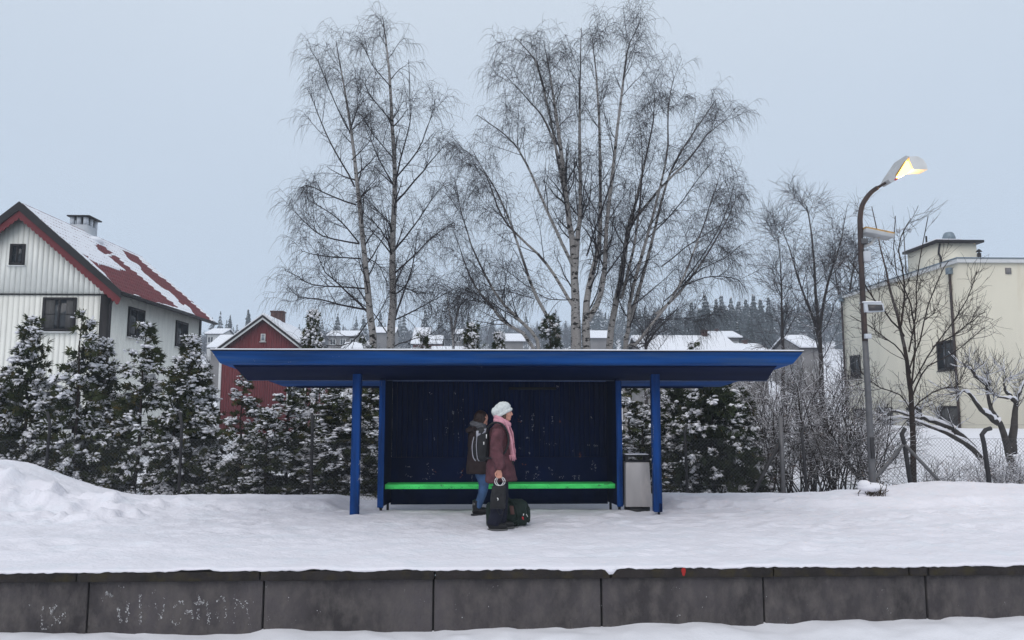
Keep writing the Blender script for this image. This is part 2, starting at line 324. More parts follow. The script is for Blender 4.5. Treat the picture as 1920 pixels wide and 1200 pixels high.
FOOT = [(6.1 + .55 * k + .1 * (k % 2), 10.6 + .28 * (k % 2) + .05 * k, .035) for k in range(6)] + [(-3.2 - .6 * k, 11.4 + .25 * (k % 2), .03) for k in range(5)] + [(3.0 + .5 * k, 9.4 + .22 * (k % 2), .022) for k in range(6)] + [(5.9, 11.6, .05), (6.4, 11.9, .05), (7.0, 12.3, .05), (7.55, 12.0, .06), (7.9, 12.6, .06), (8.3, 13.1, .06), (5.2, 11.3, .04), (4.5, 10.9, .03),
        (6.6, 10.7, .03), (7.5, 10.9, .035), (8.5, 12.1, .05), (3.4, 13.0, .05), (3.6, 13.3, .06), (3.9, 13.1, .05), (-1.2, 11.2, .03), (-2.6, 11.0, .02),
        (1.5, 11.3, .02), (2.2, 10.8, .02), (-3.6, 10.8, .02), (4.2, 9.6, .02), (3.2, 10.1, .02), (-2.0, 9.8, .015), (6.8, 13.6, .05), (4.9, 13.4, .05)]
gft = np.random.default_rng(77)
for k in range(26):                                           # lines of footprints along and across the platform
    fx, fy, an = gft.uniform(-5.5, 7), gft.uniform(9.0, 12.3), gft.choice([0, math.pi]) + gft.normal() * .35
    for q in range(gft.integers(3, 8)):
        FOOT.append((fx, fy + .13 * (q % 2), gft.uniform(.010, .026))); fx += math.cos(an) * .62; fy += math.sin(an) * .45
FOOT = [f_ for f_ in FOOT if -8 < f_[0] < 10 and 8.8 < f_[1] < 14]
def grid(xs, ys, hf):
    X, Y = np.meshgrid(xs, ys); Z = hf(X, Y); nx, ny = len(xs), len(ys)
    V = np.stack([X, Y, Z], -1).reshape(-1, 3)
    i = (np.arange(ny - 1)[:, None] * nx + np.arange(nx - 1)[None, :]).ravel()
    return V, np.stack([i, i + 1, i + nx + 1, i + nx], -1)
xs = np.arange(-13, 14.5, 0.04); ys = np.arange(8.24, 17.4, 0.045)
V, Fq = grid(xs, ys, near_h)
b = MB(); b.raw(V, Fq)
# the lip of snow over the coping, ragged at its lower edge
lip = V[:len(xs)].copy()
rag = 0.004 + 0.014 * np.abs(vn(xs * 14, xs * 0, 2)) + 0.016 * np.maximum(0, vn(xs * 2.1, xs * 0, 6)) + 0.010 * rng.random(len(xs))
gap = np.exp(-((xs - 1.30) / 0.035) ** 2) * 0.075; rag = rag + gap
l1 = lip.copy(); l1[:, 1] -= 0.035; l1[:, 2] -= 0.006
l2 = lip.copy(); l2[:, 1] -= 0.047 ; l2[:, 2] -= 0.012 + rag
l3 = lip.copy(); l3[:, 1] -= 0.02; l3[:, 2] -= 0.014 + rag
rows = np.concatenate([l3, l2, l1, lip]); nx = len(xs)
i = (np.arange(3)[:, None] * nx + np.arange(nx - 1)[None, :]).ravel()
b.raw(rows, np.stack([i, i + 1, i + nx + 1, i + nx], -1))
o = b.build('platform_snow', M['packed'], smooth=True); tag(o, 'trodden white snow covering the station platform', 'platform', kind='structure')

TY = [17, 30, 45, 60, 100, 150, 200, 250, 420, 520, 950]; TZ = [-0.38, -0.45, -0.25, 0.8, 4.2, 9, 14, 19, 40, 46, 46]
def terr(x, y):
    z = np.interp(y, TY, TZ); far = fade(150, 420, y)
    z = z * (1 + far * (0.22 * np.tanh((x - 40) / 120)))
    z = z + fade(60, 200, y) * 3.0 * fbm(x / 70, y / 70, 3, 51) + fade(19, 40, y) * 0.3 * fbm(x / 6, y / 6, 3, 52)
    z = z + 1.15 * fade(9, 16, x) * fade(18, 27, y) * (1 - fade(48, 60, y))
    return z + 0.05 * fbm(x * 1.2, y * 1.2, 3, 53)
def geo(a, b_, n, p): t = np.linspace(0, 1, n); return a + (b_ - a) * t ** p
ys = geo(16.7, 950, 170, 2.6); xr = geo(0, 950, 110, 2.2); xs = np.concatenate([-xr[:0:-1], xr])
V, Fq = grid(xs, ys, lambda x, y: terr(x, y) - 0.03)
o = MB().raw(V, Fq).build('hillside_terrain', M['snow'], smooth=True); tag(o, 'snow covered ground rising to the wooded hill', 'ground', kind='structure')

def bed_h(x, y):
    z = -0.635 + 0.05 * fbm(x * 0.7, y * 1.5, 4, 61) + 0.02 * fbm(x * 5, y * 5, 2, 62)
    return z + fade(7.4, 8.2, y) * (0.05 * np.maximum(0, vn(x * 1.0, 7.0, 63)) * 2 + 0.06 * np.maximum(0, vn(x * 4.1, y * 3, 64)) + 0.06 * fade(1.2, 4.2, x) + 0.0)
xs = np.arange(-13, 14.5, 0.05); ys = np.concatenate([np.arange(-12, 6.4, 0.5), np.arange(6.4, 8.36, 0.04)])
V, Fq = grid(xs, ys, bed_h)
o = MB().raw(V, Fq).build('track_bed_snow', M['snow'], smooth=True); tag(o, 'snow lying over the track bed below the platform wall', 'snow', kind='structure')

# ------------------------------------------------------------------ platform wall
wall = emp('platform_wall', 'long dark concrete platform edge wall of large slabs with worn white scribbles', 'platform wall', (0, 8.3, -0.7))
joints = [-9.1, -7.4, -5.65, -3.98, -2.235, -0.515, 1.21, 2.9, 4.62, 6.35, 8.1, 9.8, 11.5, 13.2]
slabs = []
for a, c in zip(joints[:-1], joints[1:]):
    dy = random.uniform(-0.006, 0.006)
    m = MB(); m.box(a + 0.010, c - 0.010, 8.27 + dy, 8.5, -0.95, -0.115)
    slabs.append(m.build('wall_slab', M['concrete'], wall, bevel=0.008))
MB().box(-9, 13.1, 8.30, 8.49, -0.9, -0.13).build('joint_filler', M['joint'], wall)
cj = [-9.3, -7.6, -5.9, -4.08, -2.26, -0.50, 1.30, 2.99, 4.42, 4.62, 6.5, 8.2, 9.9, 11.6, 13.2]
for a, c in zip(cj[:-1], cj[1:]):
    dy = random.uniform(-0.006, 0.006)
    m = MB(); m.box(a + 0.007, c - 0.007, 8.205 + dy, 8.6, -0.112, -0.012 - random.uniform(0, 0.006))
    m.build('coping_stone', M['coping'], wall, bevel=0.010)
def flakes(strokes, Y, n, size, g, jit):
    """broken flakes of paint along strokes given as pixel polylines on the plane y = Y"""
    m = MB()
    for st in strokes:
        P = resample([at(px, py, Y) for px, py in st], n)
        for p in P:
            if g.random() < 0.35: continue
            for q in range(2):
                c = p + np.array([g.normal() * jit, 0, g.normal() * jit]); s = size * g.uniform(0.4, 1.4); k = g.integers(3, 6)
                th = np.sort(g.uniform(0, 2 * math.pi, k)); rr = s * g.uniform(0.5, 1.2, k)
                pts = [(c[0] + math.cos(t) * r_ * 0.8, Y, c[2] + math.sin(t) * r_ * 1.2) for t, r_ in zip(th, rr)]
                m.ngon(pts)
    return m
g2 = np.random.default_rng(3)
S1 = [[(82, 1135), (78, 1160), (80, 1180), (100, 1170)], [(95, 1140), (100, 1155), (112, 1165), (122, 1150), (108, 1160), (100, 1172)], [(105, 1135), (95, 1150)]]
S2 = [[(345, 1130), (335, 1128), (326, 1140), (324, 1160), (332, 1170), (342, 1160)], [(350, 1150), (358, 1146), (362, 1160)], [(372, 1118), (372, 1165)], [(365, 1132), (382, 1130)],
      [(388, 1130), (392, 1170)], [(408, 1165), (406, 1128), (420, 1122), (424, 1165)], [(440, 1165), (442, 1125), (455, 1140), (462, 1128), (466, 1170)],
      [(262, 1118), (264, 1165)], [(220, 1140), (228, 1165)], [(240, 1130), (238, 1168)], [(290, 1130), (300, 1160), (308, 1135)], [(198, 1112), (212, 1118)]]
for st, Y, idx in ((S1, 8.256, None), (S2, 8.256, None)):
    x0 = at(st[0][0][0], 1150, Y)[0]
    sl_ = [s for s, a, c in zip(slabs, joints[:-1], joints[1:]) if a <= x0 < c][0]
    mb_ = flakes(st, Y, 30, 0.0085, g2, 0.008); tag(mb_.build('graffiti_stain', M['chalk'], sl_), kind='stuff')
for k in range(60):
    pass
mb_ = flakes([[(random.uniform(0, 1900), random.uniform(1100, 1170))] * 2 for _ in range(60)], 8.256, 2, 0.005, g2, 0.02); tag(mb_.build('paint_speck', M['chalk'], wall), kind='stuff')
c_ = at(1282, 1072, 8.19); m = MB(); m.ngon([(c_[0] + math.cos(t) * 0.022 * (1 + 0.2 * math.sin(3 * t)), 8.195, c_[2] + math.sin(t) * 0.045) for t in np.linspace(0, 6.28, 12, endpoint=False)]); m.build('red_paint_spot', M['redspot'], wall)

# ------------------------------------------------------------------ shelter
sh = emp('platform_shelter', 'dark blue wooden waiting shelter with a wide flat snow-topped roof and a bright green bench', 'shelter', (0.3, 13.2, 0))
RX0, RX1 = -3.92, 4.68
# roof slab: front fascia leans inward; ends cut at an angle
def roofpt(x, y, dz=0): return (x, y, 2.45 - (y - 11.3) * 0.068 + dz)
m = MB()
m.hexa([roofpt(RX0 + .10, 11.40, -.170), roofpt(RX1 - .12, 11.40, -.162), roofpt(RX1 - .12, 15.0, -.15), roofpt(RX0 + .10, 15.0, -.15)],
       [roofpt(RX0, 11.3), roofpt(RX1, 11.3), roofpt(RX1, 15.1), roofpt(RX0, 15.1)])
roof = m.build('roof', M['fascia'], sh, bevel=0.006)
m = MB(); m.hexa([roofpt(RX0 - .012, 11.285, .002), roofpt(RX1 + .012, 11.285, .002), roofpt(RX1 + .012, 15.12, .002), roofpt(RX0 - .012, 15.12, .002)],
                 [roofpt(RX0 - .012, 11.285, .014), roofpt(RX1 + .012, 11.285, .014), roofpt(RX1 + .012, 15.12, .014), roofpt(RX0 - .012, 15.12, .014)])
m.build('roof_felt', M['black'], roof)
xs = np.linspace(RX0 - .01, RX1 + .01, 140); ys = np.linspace(11.29, 15.12, 40)
def rs(x, y): return 2.45 - (y - 11.3) * 0.068 + 0.016 + 0.026 * fade(11.27, 11.45, y) * fade(RX0 - .05, RX0 + .1, x) * fade(RX1 + .05, RX1 - .1, x) + 0.01 + 0.007 * fbm(x * 2, y * 2, 3, 71)
V, Fq = grid(xs, ys, rs); mm = MB().raw(V, Fq)
fr = V[:140].copy(); fr[:, 2] = [roofpt(0, p[1], .015)[2] for p in fr]; mm.raw(np.concatenate([fr, V[:140]]), [(i, i + 1, 141 + i, 140 + i) for i in range(139)])
mm.build('snow_cover', M['roofsnow'], roof, smooth=True)
# sloping soffit panel under the roof, then the long beam and the rear beam
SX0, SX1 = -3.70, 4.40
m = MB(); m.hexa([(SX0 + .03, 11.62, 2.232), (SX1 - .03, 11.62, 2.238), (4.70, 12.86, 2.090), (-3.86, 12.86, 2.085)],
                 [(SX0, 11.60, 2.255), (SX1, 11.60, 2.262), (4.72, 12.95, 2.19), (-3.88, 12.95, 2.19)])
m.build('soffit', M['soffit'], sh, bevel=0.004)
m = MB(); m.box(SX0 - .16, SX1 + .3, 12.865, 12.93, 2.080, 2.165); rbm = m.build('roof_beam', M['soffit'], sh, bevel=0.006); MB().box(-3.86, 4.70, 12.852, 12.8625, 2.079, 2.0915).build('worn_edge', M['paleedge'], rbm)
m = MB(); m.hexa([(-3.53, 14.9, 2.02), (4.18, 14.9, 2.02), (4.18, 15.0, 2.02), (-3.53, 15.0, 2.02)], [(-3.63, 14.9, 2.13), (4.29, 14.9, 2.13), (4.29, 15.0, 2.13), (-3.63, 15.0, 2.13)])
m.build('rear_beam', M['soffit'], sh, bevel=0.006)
# posts
for (x, zb) in ((-1.985, -0.02), (2.69, 0.035)):
    m = MB(); m.box(x - .066, x + .066, 12.22, 12.36, zb, 2.185)
    p = m.build('post', M['blue'], sh, bevel=0.012)
    m = MB(); m.tube([(x + .02, 12.28, zb - .12), (x + .02, 12.28, zb + .02)], 0.022, 8); m.build('anchor_bolt', M['black'], p)
m = MB(); m.box(2.69 + .018, 2.69 + .052, 12.205, 12.222, 0.04, 0.17); m.build('post_strap', M['navy'], sh)
# box: side panels, back wall of narrow boards, lower panel
for x0, x1 in ((-1.685, -1.605), (2.135, 2.215)):
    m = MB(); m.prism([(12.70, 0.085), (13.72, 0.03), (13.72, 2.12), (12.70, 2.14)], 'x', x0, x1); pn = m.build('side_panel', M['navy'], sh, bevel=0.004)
    m = MB(); m.box(x0 - .008, x1 + .008, 12.655, 12.698, 0.07, 2.078); m.build('edge_board', M['blue'], pn, bevel=0.006)
    for y in (12.75, 13.65):
        m = MB(); xm = (x0 + x1) / 2; zb = -0.03 if y < 13 else -0.13
        m.tube([(xm, y, zb), (xm, y, 0.05)], 0.022, 8); m.tube([(xm, y, 0.05), (xm, y, 0.14)], 0.034, 8); m.build('foot', M['black'], sh)
m = MB(); k = 0; x = -1.60
while x < 2.13:
    wd = 0.088; m.box(x + .004, min(x + wd - .004, 2.13), 13.66 + (k % 3) * 0.0015, 13.70, 0.80, 2.10); x += wd; k += 1
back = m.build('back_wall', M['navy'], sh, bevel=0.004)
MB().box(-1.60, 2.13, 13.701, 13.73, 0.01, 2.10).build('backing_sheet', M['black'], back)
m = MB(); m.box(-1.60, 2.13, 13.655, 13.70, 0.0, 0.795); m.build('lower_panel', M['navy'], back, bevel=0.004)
m = MB(); m.box(0.42, 1.25, 13.63, 13.66, 1.955, 2.0); m.build('name_batten', M['black'], back)
# bench
m = MB(); m.box(-1.60, 2.13, 12.86, 12.90, 0.337, 0.413); bench = m.build('bench', M['green'], sh, bevel=0.006)
for k in range(3): MB().box(-1.60, 2.13, 12.905 + k * .115, 13.01 + k * .115, 0.372, 0.412).build('seat_plank', M['green'], bench, bevel=0.005)
for x in (-1.3, 0.27, 1.85): MB().box(x - .03, x + .03, 12.91, 13.65, 0.30, 0.37).build('bench_bracket', M['navy'], bench)
# chipped paint as thin flakes
g3 = np.random.default_rng(5)
m = flakes([[(x_, 910 + random.uniform(0, 8)), (x_ + random.uniform(1, 9), 910 + random.uniform(0, 9))] for x_ in np.random.default_rng(8).uniform(728, 1145, 70)], 12.857, 4, 0.005, g3, 0.006); tag(m.build('paint_speck', M['navy'], bench), kind='stuff')
CH = [[(760, 874), (768, 876)], [(765, 886), (800, 887), (806, 878), (800, 890)], [(760, 890), (772, 895)], [(803, 868), (802, 896)], [(812, 878), (813, 892)], [(792, 898), (806, 897)],
      [(838, 790), (836, 815)], [(848, 792), (852, 822)], [(858, 770), (860, 776)], [(865, 765), (866, 776), (872, 796), (873, 810)], [(855, 800), (862, 828)], [(815, 822), (814, 824)],
      [(798, 786), (808, 785)], [(848, 772), (851, 775)], [(853, 735), (853, 737)], [(866, 748), (867, 750)], [(806, 737), (808, 737)],
      [(975, 780), (978, 792)], [(996, 790), (1001, 776)], [(1000, 797), (997, 806)], [(1036, 781), (1036, 792)], [(1020, 800), (1020, 830)], [(1012, 827), (1030, 833), (1046, 831)], [(974, 838), (978, 842)], [(992, 848), (994, 852)],
      [(1098, 832), (1106, 836)], [(1114, 836), (1119, 836)], [(1108, 782), (1109, 783)], [(1073, 842), (1075, 846)], [(988, 820), (992, 826)],
      [(985, 886), (986, 896)], [(988, 885), (993, 885)], [(1001, 889), (1000, 900)], [(1008, 887), (1003, 893), (1013, 899)], [(1012, 885), (1010, 890)], [(1035, 888), (1046, 887)], [(1050, 894), (1056, 895)], [(1075, 893), (1080, 890), (1078, 897)], [(1085, 892), (1086, 905)], [(1102, 905), (1107, 902)],
      [(1112, 865), (1110, 880)], [(1113, 868), (1117, 881)], [(1030, 878), (1036, 882)], [(1006, 876), (1008, 880)], [(885, 893), (886, 902)], [(858, 888), (872, 884)], [(1044, 725), (1047, 726)]]
Yb = 13.652
m = flakes(CH, Yb, 7, 0.009, g3, 0.010)
tag(m.build('paint_speck', M['chip'], back), kind='stuff')
m = flakes([[(868, 882), (864, 895)], [(980, 870), (985, 872)], [(972, 785), (978, 795)], [(1087, 850), (1089, 856)], [(812, 880), (816, 886)], [(1050, 790), (1051, 790)]], Yb, 7, 0.014, g3, 0.012); tag(m.build('rust_stain', M['rustchip'], back), kind='stuff')
def post_flakes(cx, segs, Y): return flakes(segs, Y, 14, 0.010, g3, 0.006)
m = post_flakes(0, [[(678, 850), (674, 880), (675, 955)], [(676, 890), (672, 900)], [(677, 868), (679, 850)]], 12.217); tag(m.build('paint_speck', M['chip'], sh), kind='stuff')
m = flakes([[(1224, 780), (1224, 830)], [(1223, 835), (1224, 880)], [(1226, 800), (1225, 822)]], 12.217, 12, 0.006, g3, 0.004); tag(m.build('paint_speck', M['chip'], sh), kind='stuff')
m = flakes([[(475, 674), (478, 677)], [(540, 680), (545, 678)], [(900, 684), (904, 690)], [(890, 676), (900, 684)], [(1262, 676), (1263, 677)], [(620, 668), (640, 669)]], 11.335, 5, 0.004, g3, 0.003); tag(m.build('paint_speck', M['chip'], sh), kind='stuff')

# ------------------------------------------------------------------ litter bin
bn = emp('litter_bin', 'brushed steel litter bin with a black open top beside the shelter wall', 'litter bin', (2.45, 12.75, -0.02))
BX0, BX1, BY0, BY1 = 2.245, 2.655, 12.56, 12.86
m = MB(); m.hexa([(BX0, BY0, .075), (BX1 + .01, BY0, .075), (BX1 + .01, BY1, .075), (BX0, BY1, .075)], [(BX0 + .01, BY0, .775), (BX1 - .02, BY0, .775), (BX1 - .02, BY1, .775), (BX0 + .01, BY1, .775)])
m.build('body', M['steel'], bn, bevel=0.012)
m = MB(); m.box(BX0 + .02, BX1 - .02, BY0 + .03, BY1 - .03, -.08, .073); m.build('base', M['black'], bn)
for y_ in (BY0 + .005, BY1 - .035):
    m = MB(); q_ = [(BX0 + .01, .776), (BX1 - .025, .776), (BX1 - .025, .865), (BX1 - .07, .865), (BX1 - .07, .80), (BX0 + .055, .80), (BX0 + .055, .865), (BX0 + .01, .865)]
    m.prism(q_, 'y', y_, y_ + .03); m.build('hood_frame', M['black'], bn)
m = MB(); m.box(BX0 + .0, BX1 - .012, BY0, BY1, .866, .892); lid = m.build('lid', M['black'], bn, bevel=0.015)
m = MB(); m.box(BX0 + .012, BX1 - .03, BY0 + .01, BY1 - .01, .893, .903); m.build('snow_cover', M['roofsnow'], lid, bevel=0.004)

# ------------------------------------------------------------------ street lamp
LY = 14.75
lp = emp('street_lamp', 'tall rusty brown lamp post with a lit orange lamp head on a curved arm', 'street lamp', tuple(at(1636, 925, LY)))
P = [at(1638, 945, LY), at(1630, 780, LY), at(1622, 640, LY), at(1616, 520, LY), at(1613, 430, LY), at(1613, 405, LY), at(1618, 382, LY), at(1632, 362, LY), at(1645, 352, LY)]
m = MB(); m.tube(resample(P[:3], 6), [.066, .064, .06, .058, .056, .054], 12); pole = m.build('pole', M['galv'], lp, smooth=True)
m = MB(); m.tube(resample(P[2:], 22), np.linspace(.054, .044, 22), 12); m.build('curved_arm', M['rusty'], lp, smooth=True)
m = MB(); m.tube([P[-1], at(1660, 343, LY)], [.03, .026], 10); m.build('arm_spigot', M['rusty'], lp)
# lamp head: a tilted shell, wide at the outer end, open underneath; glowing lens
h0, h1, h2, h3 = at(1659, 340, LY), at(1692, 297, LY), at(1716, 299, LY), at(1731, 322, LY)
def sec(c, up, wd, ht):
    up = np.asarray(up) / np.linalg.norm(up); return [c + np.array([0, -wd, 0]) - up * ht * .4, c + np.array([0, -wd * .75, 0]) + up * ht * .5, c + np.array([0, wd * .75, 0]) + up * ht * .5, c + np.array([0, wd, 0]) - up * ht * .4]
q0, q1 = at(1664, 341, LY), at(1688, 311, LY)
ax = nrm(q1 - q0); upv = np.array([-ax[2], 0, ax[0]])
XZ = lambda L, dy=0: [(at(px, py, LY)[0], at(px, py, LY)[2]) for px, py in L]
m = MB(); m.prism(XZ([(1658, 341), (1664, 330), (1684, 301), (1691, 296), (1697, 298), (1690, 308), (1676, 328), (1671, 343), (1664, 347)]), 'y', LY - .15, LY + .15); head = m.build('lamp_head', M['lamphousing'], lp, bevel=0.012)
m = MB(); m.prism(XZ([(1691, 305), (1697, 306), (1704, 321), (1694, 329), (1684, 334), (1673, 335), (1678, 327)]), 'y', LY - .125, LY + .125); lens = m.build('lit_lens', M['lamplit'], head, bevel=.01)
m = MB(); m.prism(XZ([(1697.5, 298), (1713, 297.5), (1723, 303), (1729, 312), (1732, 322), (1705, 322), (1698, 306)]), 'y', LY - .15, LY + .15); m.build('lamp_cover', M['lampcover'], head, bevel=0.012)
m = MB(); m.prism(XZ([(1671, 333), (1688, 307), (1690.5, 307.5), (1674, 334)]), 'y', LY - .156, LY - .1502); m.build('yellowed_rim', M['oxid'], head)
m = MB(); m.prism(XZ([(1669, 341), (1674, 337), (1677, 339), (1672, 343)]), 'y', LY - .158, LY - .1505); m.build('red_sticker', M['red'], head)
pl = bpy.data.lights.new('lamp_glow', 'POINT'); pl.energy = 45; pl.color = (1, .55, .16); pl.shadow_soft_size = .1
po = link('lamp_glow', pl, head); po.location = tuple(at(1690, 335, LY))
# floodlights and boxes along the pole
fl = MB(); fl.obox(at(1617, 434, LY), at(1670, 445, LY), .30, .085, up=(-.2, 0, 1)); flo = fl.build('floodlight', M['lamphousing'], lp, bevel=0.012)
m = MB(); m.obox(at(1617, 429, LY), at(1671, 440, LY), .28, .035, up=(-.2, 0, 1)); m.build('yellowed_back', M['oxid'], flo, bevel=0.006)  # orange light from the lamp painted onto the floodlight's back
m = MB(); m.tube([at(1640, 446, LY), at(1634, 457, LY), at(1620, 462, LY)], .03, 8); m.build('floodlight_arm', M['lamphousing'], flo)
c_ = at(1622, 482, LY); m = MB(); m.box(c_[0] - .055, c_[0] + .075, LY - .09, LY + .05, c_[2] - .10, c_[2] + .10); m.build('control_box', M['plaster'], lp, bevel=0.008)
c_ = at(1619, 453, LY); m = MB(); m.box(c_[0] - .07, c_[0] + .06, LY - .08, LY + .06, c_[2] - .05, c_[2] + .05); m.build('clamp_bracket', M['galv'], lp, bevel=0.006)
a_, b_ = at(1617, 577, LY), at(1652, 577, LY)
m = MB(); m.hexa([(a_[0], LY - .12, a_[2] - .10), (b_[0], LY - .14, a_[2] - .09), (b_[0], LY + .10, a_[2] - .07), (a_[0], LY + .10, a_[2] - .10)], [(a_[0], LY - .08, a_[2] + .09), (b_[0], LY - .10, a_[2] + .08), (b_[0], LY + .08, a_[2] + .05), (a_[0], LY + .08, a_[2] + .07)])
f2 = m.build('floodlight', M['plaster'], lp, bevel=0.01)
m = MB(); m.hexa([(a_[0] + .06, LY - .135, a_[2] - .075), (b_[0] - .04, LY - .155, a_[2] - .07), (b_[0] - .04, LY - .12, a_[2] - .07), (a_[0] + .06, LY - .11, a_[2] - .07)], [(a_[0] + .06, LY - .104, a_[2] + .05), (b_[0] - .04, LY - .124, a_[2] + .045), (b_[0] - .04, LY - .08, a_[2] + .045), (a_[0] + .06, LY - .08, a_[2] + .05)]); m.build('lens', M['darkglass'], f2)
m = MB(); m.box(a_[0] - .02, b_[0] - .03, LY - .1, LY + .08, a_[2] + .088, a_[2] + .115); m.build('snow_cover', M['roofsnow'], f2, bevel=.01)
c_ = at(1623, 631, LY); m = MB(); m.box(c_[0] - .05, c_[0] + .07, LY - .1, LY - .03, c_[2] - .045, c_[2] + .045); m.build('junction_box', M['plaster'], lp, bevel=0.006)
c_ = at(1632, 760, LY)
m = MB(); m.box(c_[0] - .075, c_[0] - .005, LY - .088, LY - .05, c_[2] - 1.0, c_[2] - .6); m.build('pole_hatch', M['fencepost'], lp, bevel=.004)
# snow capped stump of dry grass at the pole's foot
c_ = at(1637, 941, 13.75); c_[2] = float(near_h(np.array([[c_[0]]]), np.array([[13.75]]))[0, 0]) + .02; st = emp('snow_capped_stump', 'small snow capped clump of dead grass at the foot of the lamp post', 'stump', tuple(c_))
P_ = np.array([c_ + np.array([g2.normal() * .14, g2.normal() * .08, -.04]) for _ in range(50)])
pp = np.stack([P_, P_ + np.array([0, 0, .07]) + g2.normal(size=P_.shape) * .03, P_ + np.array([0.03, 0, .13]) + g2.normal(size=P_.shape) * .05], 1)
v, f_ = tubes(pp, np.full((50, 3), .006), 4); MB().raw(v, f_).build('dead_grass', M['chipbark'], st)
m = MB(); m.ball(c_ + np.array([-.02, 0, .10]), (.25, .14, .085), 16, 10); m.ball(c_ + np.array([-.14, 0, .14]), (.12, .11, .09), 14, 8); m.ball(c_ + np.array([.13, -.02, .085]), (.14, .1, .06), 14, 8); m.build('snow_cap', M['snow'], st, smooth=True)

# ------------------------------------------------------------------ chain link fence
fe = emp('chain_link_fence', 'chain link fence on dark steel posts with cranked tops behind the platform', 'fence', (0, 16.5, -.3))
def post(pts, Y, r=.032, m_=None, name='post'):
    P = [at(px, py, Y) for px, py in pts]; P[0] = P[0] + np.array([0, 0, -.35])
    o_ = MB().tube(P, r, 8).build(name, m_ or M['fencepost'], fe, smooth=True); return o_
FY = 16.45
for pts in ([(84, 890), (94, 795), (88, 772)], [(335, 935), (341, 797), (337, 773)], [(583, 935), (586, 790), (585, 774)], [(-150, 900), (-158, 795), (-162, 772)],
            [(1290, 938), (1284, 812), (1288, 796)], [(1515, 942), (1507, 850), (1503, 812), (1511, 800)], [(830, 935), (831, 780)], [(1050, 935), (1050, 780)]):
    post(pts, FY)
post([(1470, 940), (1463, 780)], FY, .048, M['galv'])
post([(1394, 928), (1460, 832)], FY - .06, .04, name='brace')
post([(1711, 914), (1696, 833), (1691, 814), (1697, 803)], 15.9, .045)
post([(1578, 938), (1693, 834)], 15.85, .036, M['galv'], 'brace'); post([(1802, 915), (1697, 834)], 15.85, .036, M['galv'], 'brace')
post([(1859, 918), (1845, 832), (1841, 815), (1848, 806), (1858, 803)], 15.9, .045)
post([(2010, 918), (1996, 832), (1992, 815), (1998, 803)], 15.9, .045)
def wires(x0, x1, Y, z0, z1, cell):
    h = z1 - z0; W = []; n = int((x1 - x0 + h) / cell)
    for k in range(n):
        for s in (1, -1):
            xa = x0 + k * cell - (h if s == 1 else 0); xb = xa + s * h
            if s == -1: xa, xb = x0 + k * cell, x0 + k * cell - h
            pa, pb = np.array([xa, Y, z0]), np.array([xb, Y, z1]); lo, hi = 0., 1.
            for lim, sgn in ((x0, 1), (x1, -1)):
                ta = (lim - pa[0]) / (pb[0] - pa[0])
                if sgn * (pb[0] - pa[0]) > 0: lo = max(lo, ta)
                else: hi = min(hi, ta)
            if hi - lo > .01: W.append([pa + (pb - pa) * lo, pa + (pb - pa) * hi])
    for z in (z1, z1 + .28, z0 + .5): W.append([np.array([x0, Y, z]), np.array([x1, Y, z])])
    W = np.array(W); v, f_ = tubes(W, np.full(W.shape[:2], .0024), 3); return MB().raw(v, f_)
wires(-12.5, 8.1, FY + .01, -.45, 1.0, .075).build('wire_mesh', M['wire'], fe)
wires(7.4, 13.8, 15.93, -.25, 1.02, .075).build('wire_mesh', M['wire'], fe)

# ------------------------------------------------------------------ snowy hedge conifers
ico_v = None
def ico():
    bm = bmesh.new(); bmesh.ops.create_icosphere(bm, subdivisions=1, radius=1); bm.verts.ensure_lookup_table()
    v = np.array([x.co[:] for x in bm.verts]); f_ = np.array([[x.index for x in p.verts] for p in bm.faces]); bm.free(); return v, f_
IV, IF = ico()
def lumps(P, S, g, flat=.5, wob=.3):
    n = len(P); k = len(IV); sh_ = 1 + g.uniform(-wob, wob, (n, k, 1)); sc = S[:, None, None] * np.concatenate([g.uniform(.7, 1.4, (n, 1, 2)), np.full((n, 1, 1), flat)], 2)
    V = P[:, None, :] + IV[None] * sh_ * sc; Fz = IF[None] + (np.arange(n) * k)[:, None, None]; return V.reshape(-1, 3), Fz.reshape(-1, 3)
def fans(pos, d, s, L, wdt, k, spread, g):
    n = len(pos); a = np.linspace(-spread, spread, k)[None, :] + g.normal(size=(n, k)) * .12; ln = L[:, None] * (1 - .35 * np.abs(np.linspace(-1, 1, k)))[None] * g.uniform(.75, 1.25, (n, k))
    dirv = np.cos(a)[..., None] * d[:, None] + np.sin(a)[..., None] * s[:, None]; perp = -np.sin(a)[..., None] * d[:, None] + np.cos(a)[..., None] * s[:, None]
    b0 = np.broadcast_to(pos[:, None], dirv.shape); tip = b0 + dirv * ln[..., None]; mid = b0 + dirv * (ln * .45)[..., None]; W = (wdt[:, None, None] if not np.isscalar(wdt) else wdt)
    V = np.stack([b0, mid - perp * W, tip, mid + perp * W], 2).reshape(-1, 3); return V, np.arange(len(V)).reshape(-1, 4)
